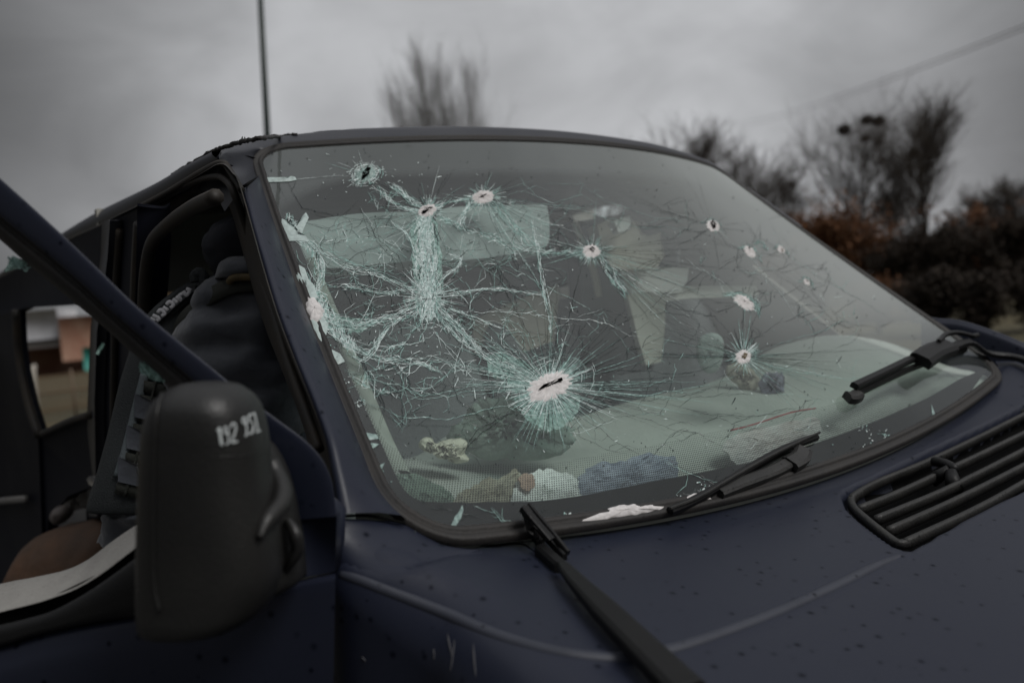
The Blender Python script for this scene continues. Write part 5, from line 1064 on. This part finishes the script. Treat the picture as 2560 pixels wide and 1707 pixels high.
rads = [.13, .13, .14, .065, .085, .05, .07, .05, .035, .07, .05, .035, .085, .06, .045, .035, .085, .06, .045, .035]
per = skinned('person', nodes, edges, rads, trs, 2, tuple(pv*A(1, 1, 0)+A(0, 0, GZ)))
tag(per, 'person in dark puffer jacket and black vest leaning head first into the cab', 'person')
per['_local'] = 1
def pchild(o, par=per): o.parent = par; o.matrix_parent_inverse = Matrix.Translation(-Vector(par.location)); return o
def hand(wp, dirv, upv):
    dirv = dirv/np.linalg.norm(dirv); side_ = np.cross(dirv, upv); side_ /= np.linalg.norm(side_); nd = [wp, wp+dirv*.05]; ed = [(0, 1)]; rd_ = [(.024, .016), (.036, .014)]
    for k, (o_, l_) in enumerate(((-.030, .062), (-.010, .072), (.010, .068), (.029, .054))):
        b0 = len(nd); base_ = wp+dirv*.085+side_*o_; nd += [base_, base_+dirv*l_*.5-upv*.008, base_+dirv*l_*.9-upv*.028]; ed += [(1, b0), (b0, b0+1), (b0+1, b0+2)]; rd_ += [.010, .0085, .0075]
    b0 = len(nd); nd += [wp+dirv*.03-side_*.038, wp+dirv*.06-side_*.062-upv*.01]; ed += [(0, b0), (b0, b0+1)]; rd_ += [.012, .009]
    return pchild(skinned('hand', nd, ed, rd_, skin, 2))
hand(wr_, wr_-el, A(0, 0, 1)); hand(wr2, wr2-el2, A(0, 0, 1))
def loft(name, sec, m, par=per, e=2.3, nn_=44, puff=None, seed=3, amp=.004, cap=True):
    r_ = np.random.default_rng(seed); q = []
    for s_ in sec:
        y, xl, xr, d, dp = s_[:5]; q.append(ring_sec(y, xl, xr, d, dp, nn_, e))
    q = np.array(q); q = np.array([cat(q[:, k], 7) for k in range(nn_)]).transpose(1, 0, 2)
    if puff is not None:
        c_ = q.mean(1, keepdims=True); ph = puff*np.linspace(0, 1, len(q)); tl = np.linspace(0, 2*math.pi, nn_, endpoint=False)
        k = 1+.075*np.abs(np.sin(math.pi*(ph[:, None]+.25*np.sin(tl)[None]+.12*np.sin(3*tl)[None])))-.02; k = k+amp*4*np.sin(7*tl+ph[:, None]*5)*.4
        q = c_+(q-c_)*k[..., None]
    mb = MB(); mb.grid(q, closed_v=True); n_ = len(mb.V)
    if cap: mb.F += [tuple(range(nn_))[::-1], tuple(n_-nn_+k for k in range(nn_))]; mb.mi += [0, 0]
    return pchild(mb.build(name, m), par)
jacket = loft('jacket', [(694, 585, 690, 1.50, .06), (704, 560, 740, 1.50, .10), (730, 535, 790, 1.50, .14), (780, 500, 830, 1.50, .16), (850, 468, 850, 1.50, .17), (920, 455, 850, 1.50, .17), (1000, 445, 840, 1.50, .17), (1100, 420, 780, 1.52, .16), (1230, 330, 640, 1.53, .15), (1262, 300, 560, 1.54, .14), (1330, 285, 480, 1.55, .13)], jk, puff=7.5, amp=.006)
tx_ = bpy.data.textures.new('folds', 'CLOUDS'); tx_.noise_scale = .07; tx_.noise_depth = 3
dm_ = jacket.modifiers.new('folds', 'DISPLACE'); dm_.texture = tx_; dm_.strength = .05; dm_.mid_level = .5; dm_.texture_coords = 'LOCAL'
hood = loft('hood', [(540, 618, 690, 1.50, .03), (552, 585, 730, 1.50, .08), (575, 556, 760, 1.50, .11), (610, 538, 775, 1.50, .125), (645, 533, 770, 1.50, .12), (675, 542, 750, 1.51, .11), (700, 556, 730, 1.52, .09)], mat('dark_hood_cloth', (.016, .018, .026), .85, noise=(15, .5, (.024, .027, .036)), bump=(40, .3)))
hf_ = hood.modifiers.new('folds', 'DISPLACE'); hf_.texture = tx_; hf_.strength = .035; hf_.texture_coords = 'LOCAL'
collar = loft('collar', [(655, 585, 740, 1.44, .10), (668, 570, 745, 1.44, .115), (690, 563, 750, 1.44, .12), (704, 560, 750, 1.45, .12)], jk)
ct = MB(); ct.tube(cat([P(574, 706, 1.335), P(580, 697, 1.33), P(600, 693, 1.325), P(640, 694, 1.32), P(668, 698, 1.32)], 6), .0065, 8); pchild(ct.build('collar_trim', mat('tan_trim', (.12, .085, .035), .7, noise=(80, .6, (.04, .03, .015)))), collar)
vest = loft('vest', [(704, 500, 600, 1.56, .05), (730, 470, 610, 1.56, .10), (790, 412, 600, 1.56, .13), (860, 380, 580, 1.56, .14), (950, 350, 560, 1.55, .14), (1050, 326, 545, 1.54, .14), (1150, 300, 520, 1.52, .14), (1238, 270, 500, 1.51, .135), (1252, 274, 490, 1.51, .12)], vs, e=3.2)
bvh_v = BVHTree.FromPolygons([tuple(v.co) for v in vest.data.vertices], [tuple(p_.vertices) for p_ in vest.data.polygons])
mw = MB(); edg = lambda y: np.interp(y, [704, 790, 860, 950, 1050, 1150, 1238], [500, 412, 380, 352, 328, 302, 274])
for k, y in enumerate((930, 965, 1000, 1036, 1072, 1108, 1145, 1182, 1218)):
    q = onto(bvh_v, [(edg(y)+14, y), (edg(y)+50, y+8), (edg(y)+100, y+18)], 5, .003)
    if len(q) > 3:
        ribbon(mw, q, .020, -CF, 0)
for dx in (42, 76):
    q = onto(bvh_v, [(edg(y)+dx, y+4) for y in (925, 1000, 1080, 1160, 1235)], 6, .006); ribbon(mw, q, .004, -CF, 0)
wo = pchild(mw.build('webbing', vs_ol), vest); solid(wo, .004)
eg = MB(); eg.tube(onto(bvh_v, [(edg(y)+8, y) for y in (935, 1000, 1080, 1140, 1190)], 6, .001), .0085, 8); pchild(eg.build('vest_edge', vs_ed), vest)
pk = MB()
for x, y, w_, h_ in ((372, 1020, 40, 44), (352, 1100, 40, 44), (332, 1180, 42, 44)):
    q = [hit(bvh_v, x+a*w_/2, y+b*h_/2+a*5, .012) for a, b in ((-1, -1), (1, -1), (1, 1), (-1, 1))]
    if all(p_ is not None for p_ in q): pk.slab(q, .016)
if pk.V: bevel(pchild(pk.build('pouch', jk), vest), .005)
# shoulder strap and the white lettered patch across the back
sp_ = MB(); q = [P(452, 842, 1.43), P(468, 800, 1.41), P(505, 765, 1.38), P(545, 735, 1.355), P(590, 716, 1.345), P(650, 708, 1.34)]; ribbon(sp_, cat(q, 6), .030, -CF+A(0, 0, .4)); so2 = pchild(sp_.build('shoulder_strap', vs_ol), vest); solid(so2, .008)
bp_ = MB(); bp_.slab([P(372, 796, 1.44), P(404, 762, 1.44), (P(450, 724, 1.44)), P(490, 712, 1.44), P(486, 726, 1.42), P(440, 765, 1.42), P(396, 806, 1.42), P(378, 812, 1.42)], .01); pb = pchild(bp_.build('back_patch', vs), vest)
lt = MB()
for s_ in ([(376, 796), (388, 802)], [(382, 788), (398, 796), (392, 802)], [(394, 782), (402, 774), (412, 784), (404, 790)], [(408, 768), (420, 776)], [(416, 762), (424, 754), (434, 762), (426, 770)], [(432, 748), (444, 757)], [(440, 742), (452, 750), (448, 740), (456, 734)], [(458, 728), (466, 738), (474, 728)], [(466, 722), (478, 726)]):
    lt.bar(cat([P(x, y, 1.412) for x, y in s_], 4), .006, .003, -CF)
pchild(lt.build('white_lettering', mat('white_letters', (.55, .55, .58), .7)), pb)
fz = MB(); fz.tube(cat([P(490, 705, 1.43), P(488, 690, 1.43), P(498, 682, 1.43), P(508, 690, 1.43), P(512, 706, 1.43), P(530, 712, 1.43)], 6), .010, 8); pchild(fz.build('drag_handle', vs), vest)

# ------------------------------------------------------------------ ground and what stands far off
gm = mat('dry_grass_ground', (.055, .050, .025), .95, noise=(.35, .9, (.10, .075, .035)), bump=(4, .6))
gd = MB(); n_ = 60; xs = np.linspace(-900, 900, n_)
gx, gy = np.meshgrid(np.sign(xs)*np.abs(xs)**1.0, xs); gd.grid(np.stack([gx, gy, np.full_like(gx, GZ)], -1)); tag(gd.build('ground', gm), kind='structure')
rdm = mat('dark_asphalt', (.035, .035, .036), .85, noise=(8, .6, (.055, .052, .048)), bump=(60, .4))
ya = MB(); ya.slab([(-9, -8, GZ+.012), (14, -14, GZ+.012), (16, 7, GZ+.012), (-8, 5, GZ+.012)], .01, nrm=(0, 0, 1)); tag(ya.build('yard', rdm), kind='structure')
def gpt(x, d):
    """ground point seen in picture column x at depth d"""
    D = CF+(x-1280)/FPX*CR; q = CP+D*d; return A(q[0], q[1], GZ)
def zpx(x, y, d): return P(x, y, d)[2]
def wall(mb, x0, x1, d0, d1, h0, h1, th=.3, mi=0):
    a, b = gpt(x0, d0), gpt(x1, d1); t = (b-a)/np.linalg.norm(b-a); n = np.cross(t, A(0, 0, 1)); n = n if n@(CP-a) > 0 else -n
    mb.slab([a+A(0, 0, h0), b+A(0, 0, h0), b+A(0, 0, h1), a+A(0, 0, h1)], th, mi, nrm=n); return a, b, n
brick = mat('old_brick', (.24, .115, .075), .9, noise=(.9, .9, (.34, .22, .16)), bump=(3, .5)); white_r = mat('pale_weathered_roof', (.50, .50, .52), .85, noise=(.8, .6, (.34, .34, .35)))
bd = empty('brick_building', tuple(gpt(120, 52)), 'long old brick building with a pale roof and a teal door, beyond the field', 'building')
m_ = MB(); D_ = 52; wall(m_, -160, 560, D_, D_+6, 0, 2.9, 3); m_.build('wall', brick, bd)
hh = lambda x, y, d: zpx(x, y, d)-GZ
m_ = MB(); a, b, n = wall(m_, -170, 150, D_-1.2, D_, hh(100, 852, D_), hh(100, 775, D_), 3.5); m_.build('roof', white_r, bd)
m_ = MB(); wall(m_, -172, 158, D_-1.6, D_-.4, hh(100, 870, D_), hh(100, 850, D_), .6); m_.build('eave', mat('dark_eave', (.10, .09, .085), .9), bd)
m_ = MB(); wall(m_, 151, 460, D_-.6, D_+1.4, hh(200, 900, D_), hh(200, 790, D_), 3); m_.build('gable', brick, bd)
m_ = MB(); wall(m_, 203, 232, D_-1.1, D_-.9, .1, hh(215, 868, D_), .2); m_.build('door', mat('teal_door', (.04, .26, .22), .6), bd)
m_ = MB(); wall(m_, 340, 470, D_-1.1, D_-.9, hh(400, 900, D_), hh(400, 720, D_), .2); m_.build('plaster_wall', mat('peach_plaster', (.50, .37, .28), .9, noise=(.8, .5, (.4, .28, .2))), bd)
# mesh fence with a pale post
fe = empty('wire_fence', tuple(gpt(130, 17)), 'low rusty wire fence crossing the dry field', 'fence'); m_ = MB()
a, b = gpt(-150, 15), gpt(420, 19)
for k in range(3): m_.tube([a+A(0, 0, .25+.35*k), b+A(0, 0, .25+.35*k)], .02, 5)
for t in np.linspace(0, 1, 90): q = a+(b-a)*t; m_.tube([q+A(0, 0, .1), q+A(0, 0, .95)], .008, 4)
m_.build('wire_mesh', mat('rusty_wire', (.12, .075, .04), .8), fe)
for t in np.linspace(.05, .95, 5):
    m2_ = MB(); q = a+(b-a)*t; m2_.tube([q, q+A(0, 0, 1.05)], .03, 8); m2_.build('post', mat('fence_post', (.14, .10, .07), .8), fe)
m_ = MB(); q = gpt(68, 16); m_.tube([q, q+A(0, 0, hh(68, 960, 16)), q+A(-.02, .02, hh(68, 925, 16)), q+A(-.12, .1, hh(60, 915, 16))], [.09, .09, .085, .03], 10); tag(m_.build('concrete_post', mat('pale_concrete', (.34, .31, .27), .9)), 'pale bent concrete post standing at the wire fence', 'post')
hg_m = mat('hedge_green', (.030, .045, .018), .95, noise=(3, .7, (.05, .06, .03)))
# brown round seat cushion and white can beside the side doorway
lump('worn_seat', [(14, 1470), (24, 1420), (58, 1368), (110, 1332), (170, 1320), (232, 1306), (300, 1320), (330, 1480), (335, 1800), (330, 2140), (120, 2160), (-20, 2140), (-30, 1800), (-10, 1560)], 2.15, mat('worn_brown_leather', (.060, .036, .022), .7, noise=(9, .8, (.13, .065, .035)), bump=(30, .5)), .12, 'worn brown rounded leather seat standing behind the door sill at left', 'seat', amp=.006)
lump('white_sack', [(165, 1262), (180, 1235), (215, 1222), (250, 1215), (250, 1262), (210, 1270), (176, 1276)], 2.4, mat('white_sack_cloth', (.30, .29, .27), .9, noise=(14, .5, (.2, .19, .18)), bump=(30, .4)), .05, 'pale crumpled sack behind the side doorway, above the brown cushion', 'sack')
lump('grey_bottle', [(128, 1290), (140, 1268), (168, 1264), (174, 1284), (150, 1310), (134, 1306)], 2.35, mat('grey_plastic', (.15, .13, .12), .6), .03, 'small grey rounded canister left of the pale sack', 'canister', amp=.001)

# tall thin pole, leaning a little
pb_ = gpt(670, 17); ptop = P(648, -60, 17); pl_ = MB(); pl_.tube([pb_, P(668, 330, 17), ptop+(ptop-P(668, 330, 17))*.3], [.085, .070, .055], 12)
pl_ = pl_.build('lamp_post', mat('green_black_paint', (.012, .024, .020), .5)); tag(pl_, 'tall thin dark green pole rising behind the van roof', 'pole')
# overhead cable
cb = MB(); c0, c1 = P(2700, 20, 9), P(1820, 318, 60)
for k in (0,): cb.tube([c0+(c1-c0)*t+A(0, 0, -1.2*4*t*(1-t)*.3) for t in np.linspace(0, 1, 30)], .007, 5); cb.tube([c0+A(0, 0, .05)+(c1+A(0, 0, .3)-c0)*t+A(0, 0, -1.2*4*t*(1-t)*.3) for t in np.linspace(0, 1, 30)], .007, 5)
tag(cb.build('overhead_cable', mat('cable_grey', (.20, .20, .21), .7)), 'pair of thin grey cables slanting down across the sky at upper right', 'cable')

# ---- bare trees
bark = mat('bark_dark', (.030, .026, .023), .9); bark2 = mat('bark_brown', (.050, .038, .028), .9); twig_p = mat('poplar_twigs', (.070, .062, .046), .9)
rustm = mat('rusty_leaves', (.17, .072, .028), .9, noise=(2, .8, (.09, .042, .020))); darkm = mat('dark_thicket', (.026, .020, .015), .95, noise=(1.5, .8, (.045, .030, .020)))
class Fast:
    """quick store for thousands of thin tapering twigs"""
    def __init__(s): s.V = []; s.F = []; s.n = 0
    def twig(s, p, r, sides):
        d = p[-1]-p[0]; d /= np.linalg.norm(d)+1e-9; u = np.cross(d, A(.3, .5, .8)); u /= np.linalg.norm(u)+1e-9; w_ = np.cross(d, u)
        a = np.arange(sides)*2*math.pi/sides; ring_ = np.cos(a)[:, None]*u+np.sin(a)[:, None]*w_
        V = p[:, None]+r[:, None, None]*ring_[None]; m = len(p); s.V.append(V.reshape(-1, 3)); k = np.arange(sides)
        for i in range(m-1): s.F.append(np.stack([s.n+i*sides+k, s.n+i*sides+(k+1) % sides, s.n+(i+1)*sides+(k+1) % sides, s.n+(i+1)*sides+k], 1))
        s.n += m*sides
    def quad(s, V): s.V.append(V); s.F.append(np.arange(4)[None]+s.n); s.n += 4
    def build(s, name, m, parent=None):
        V = np.concatenate(s.V); F = np.concatenate(s.F).astype(np.int32); me = bpy.data.meshes.new(name)
        me.vertices.add(len(V)); me.vertices.foreach_set('co', V.astype(np.float32).ravel()); me.loops.add(F.size); me.loops.foreach_set('vertex_index', F.ravel())
        me.polygons.add(len(F)); me.polygons.foreach_set('loop_start', np.arange(len(F), dtype=np.int32)*4); me.update(calc_edges=True); me.materials.append(m)
        o = bpy.data.objects.new(name, me); COL.objects.link(o)
        if parent is not None: o.parent = parent
        return o
def tree_mesh(h, spread, upright, levels, seed, trunk_r, mt, mc, fork=.25, n0=16, leaf=None, tw=1.0, bl=.5, ms=(9, 7, 4)):
    r_ = np.random.default_rng(seed); T_ = Fast(); C_ = Fast()
    def grow(p, d, L_, r, lv):
        n = 5 if lv < 3 else 3; q_ = r_.normal(0, .11 if lv else .05, (n, 3)); q_[:, 2] += upright*.10; dd = d+np.cumsum(q_, 0); dd /= np.linalg.norm(dd, axis=1)[:, None]; pts = np.vstack([p, p+np.cumsum(dd*L_/n, 0)])
        rr = np.linspace(r, r*.4, n+1)
        (T_ if lv <= 1 else C_).twig(pts, rr*(1 if lv <= 1 else tw), 5 if lv <= 1 else 3)
        if lv >= levels:
            if leaf:
                for k in range(leaf):
                    q = pts[r_.integers(1, n+1)]+r_.normal(0, .12, 3); s_ = r_.uniform(.04, .09)*(1+h/14); u = r_.normal(0, 1, 3); u /= np.linalg.norm(u); v = np.cross(u, r_.normal(0, 1, 3)); v /= np.linalg.norm(v)
                    C_.quad(np.array([q-u*s_, q+v*s_*.6, q+u*s_, q-v*s_*.6]))
            return
        m = n0 if lv == 0 else ms[lv-1]
        for k in range(m):
            t = r_.uniform(fork, 1) if lv == 0 else r_.uniform(.12, 1); i = t*n; i0 = min(int(i), n-1); q = pts[i0]+(pts[i0+1]-pts[i0])*(i-i0)
            a = r_.uniform(0, 6.28); ax_ = np.array([math.cos(a), math.sin(a), 0]); ang = spread*r_.uniform(.6, 1.3)
            nd = dd[i0]*math.cos(ang)+ax_*math.sin(ang); nd /= np.linalg.norm(nd)
            grow(q, nd, L_*r_.uniform(.75, 1.2)*(bl*(1.15-t*.75) if lv == 0 else .55), max(rr[i0]*.5*r_.uniform(.7, 1), .006), lv+1)
    grow(A(0, 0, 0), A(0, 0, 1), h, trunk_r, 0)
    return T_, C_
def tree(name, label, x, d, h, spread, up, seed, tr_r, mt, mc, group, levels=3, fork=.25, n0=16, leaf=None, cat_='tree', tw=1.0, bl=.5, ms=(9, 7, 4)):
    T_, C_ = tree_mesh(h, spread, up, levels, seed, tr_r, mt, mc, fork, n0, leaf, tw, bl, ms)
    zt = np.concatenate([v[:, 2] for v in T_.V+C_.V]); k = h/np.percentile(zt, 99.7)
    T_.V = [v*k for v in T_.V]; C_.V = [v*k for v in C_.V]
    e_ = empty(name, tuple(gpt(x, d)), label, cat_, group); e_['_local'] = 1
    T_.build('trunk', mt, e_); C_.build('crown', mc, e_); return e_
def th(x, ytop, d): return hh(x, ytop, d)
grp = 'bare trees along the horizon'
pk_ = dict(levels=4, tw=.75, ms=(8, 6, 4))
tree('poplar_tree', 'tall bare poplar with a fan of fine upright twigs behind the van roof', 1142, 62, th(1142, 78, 62), .24, 1.3, 14, .13, twig_p, twig_p, grp, fork=.05, n0=44, bl=.50, **pk_)
tree('poplar_tree', 'slimmer bare poplar top just left of the tall poplar', 1035, 64, th(1035, 175, 64), .26, 1.5, 12, .12, twig_p, twig_p, grp, fork=.05, n0=20, bl=.5, **pk_)
tree('poplar_tree', 'slimmer bare poplar top just right of the tall poplar', 1225, 63, th(1225, 160, 63), .24, 1.5, 13, .12, twig_p, twig_p, grp, fork=.05, n0=20, bl=.5, **pk_)
bk_ = dict(levels=4, tw=1.5, ms=(8, 6, 4))
tree('bare_tree', 'spreading bare tree carrying dark crow nests, above the rusty thicket', 2160, 44, th(2160, 262, 44), .62, .55, 21, .17, bark, bark2, grp, fork=.3, n0=28, bl=.80, **bk_)
tree('bare_tree', 'tallest bare tree at right with a feathery upright crown', 2350, 42, th(2350, 228, 42), .50, .7, 22, .18, bark, bark2, grp, fork=.25, n0=30, bl=.68, **bk_)
tree('bare_tree', 'dense dark bare treetop just above the right end of the van roof', 1775, 46, th(1775, 300, 46), .6, .6, 23, .15, bark, bark2, grp, fork=.25, n0=30, bl=.6, **bk_)
tree('bare_tree', 'low bushy bare tree between the roof end and the nest tree', 1895, 45, th(1895, 345, 45), .6, .6, 24, .14, bark, bark2, grp, fork=.2, n0=30, bl=.6, **bk_)
tree('bare_tree', 'thin bare tree left of the nest tree, behind the windscreen edge', 2010, 48, th(2010, 385, 48), .58, .6, 25, .12, bark, bark2, grp, fork=.25, n0=18, bl=.6, **bk_)
tree('bare_tree', 'small bare treetop peeking over the van roof', 1670, 50, th(1670, 345, 50), .42, .8, 26, .11, bark, bark2, grp, fork=.3, n0=13, bl=.55, **bk_)
tree('bare_tree', 'dark bare tree in the upper right, lower than its feathery neighbour', 2470, 44, th(2470, 455, 44), .6, .6, 27, .14, bark, bark2, grp, fork=.2, n0=20, bl=.6, **bk_)
tree('bare_tree', 'bare tree at the right edge of the view', 2570, 43, th(2570, 430, 43), .6, .6, 28, .14, bark, bark2, grp, fork=.2, n0=20, bl=.6, **bk_)
tree('bare_tree', 'bare tree standing between the nest tree and the feathery tree', 2250, 50, th(2250, 440, 50), .6, .6, 29, .13, bark, bark2, grp, fork=.2, n0=18, bl=.6, **bk_)
for k, (x, y, r) in enumerate(((2110, 325, .42), (2168, 300, .40), (2196, 303, .42), (2164, 347, .30), (2282, 383, .38))):
    c0 = P(x, y, 43.5); nm = MB(); r_ = np.random.default_rng(k)
    for j in range(90):
        u = r_.normal(0, 1, 3); u /= np.linalg.norm(u); v = np.cross(u, r_.normal(0, 1, 3)); v /= np.linalg.norm(v); q = c0+u*r*.6*A(1, 1, .7); nm.tube([q-v*r*.6, q+u*.02, q+v*r*.6], .035, 3)
    tag(nm.build('crow_nest', bark), ['leftmost dark round nest in the spreading bare tree', 'left one of the two touching nests at the top of the nest tree', 'right one of the two touching nests at the top of the nest tree', 'small faint nest low in the fork below the touching nests', 'dark nest at the left side of the feathery tall tree'][k], 'nest', 'crow nests in the bare trees')
# thicket of shrubs
shr = [(1960, 30, 560, 1, 'rusty shrub at the left end of the thicket'), (2060, 27, 545, 1, 'rusty brown rounded shrub below the nest tree'), (2160, 25, 505, 1, 'tall rusty orange shrub under the nests'), (2260, 24, 590, 0, 'dark brown shrub right of the tall rusty one'), (2360, 23, 560, 0, 'dark tangled shrub below the feathery tree'), (2460, 24, 520, 1, 'rust-tinged shrub near the right edge'), (2560, 22, 540, 0, 'black-brown shrub at the right edge'), (2200, 19, 700, 1, 'low rusty shrub in front, beside the windscreen edge'), (2330, 17, 680, 0, 'low dark shrub in front of the thicket middle'), (2470, 16, 690, 0, 'low dark shrub above the far wing'), (2600, 16, 660, 0, 'low dark shrub at the lower right edge'), (1860, 33, 600, 0, 'dark shrub hidden mostly by the van roof edge')]
for k, (x, d, y, kind_, lb) in enumerate(shr):
    tree('shrub', lb, x, d, max(1.2, th(x, y, d))*1.05, .62, .35, 60+k, .10, darkm, rustm if kind_ else darkm, 'shrubs of the thicket', levels=3, fork=.02, n0=26, leaf=7, cat_='shrub', tw=1.6, bl=.75, ms=(7, 5, 3))
# the dim wood behind
wd = MB(); r_ = np.random.default_rng(5)
for k in range(9500):
    x = r_.uniform(1500, 2900); d = r_.uniform(30, 70); topy = np.interp(x, [1500, 1800, 1950, 2100, 2300, 2500, 2900], [470, 520, 560, 570, 610, 560, 540]); q = gpt(x, d); q[2] = GZ+r_.uniform(0, 1)**.7*max(.5, th(x, topy, d)); s_ = r_.uniform(.15, .42); u = r_.normal(0, 1, 3); u /= np.linalg.norm(u); v = np.cross(u, r_.normal(0, 1, 3)); v /= np.linalg.norm(v)
    wd.add([q-u*s_, q+v*s_*.35, q+u*s_, q-v*s_*.35], [(0, 1, 2, 3)])
tag(wd.build('far_wood', darkm, smooth=False), 'dim brown wood forming the dark band behind the thicket', 'wood', kind='stuff')
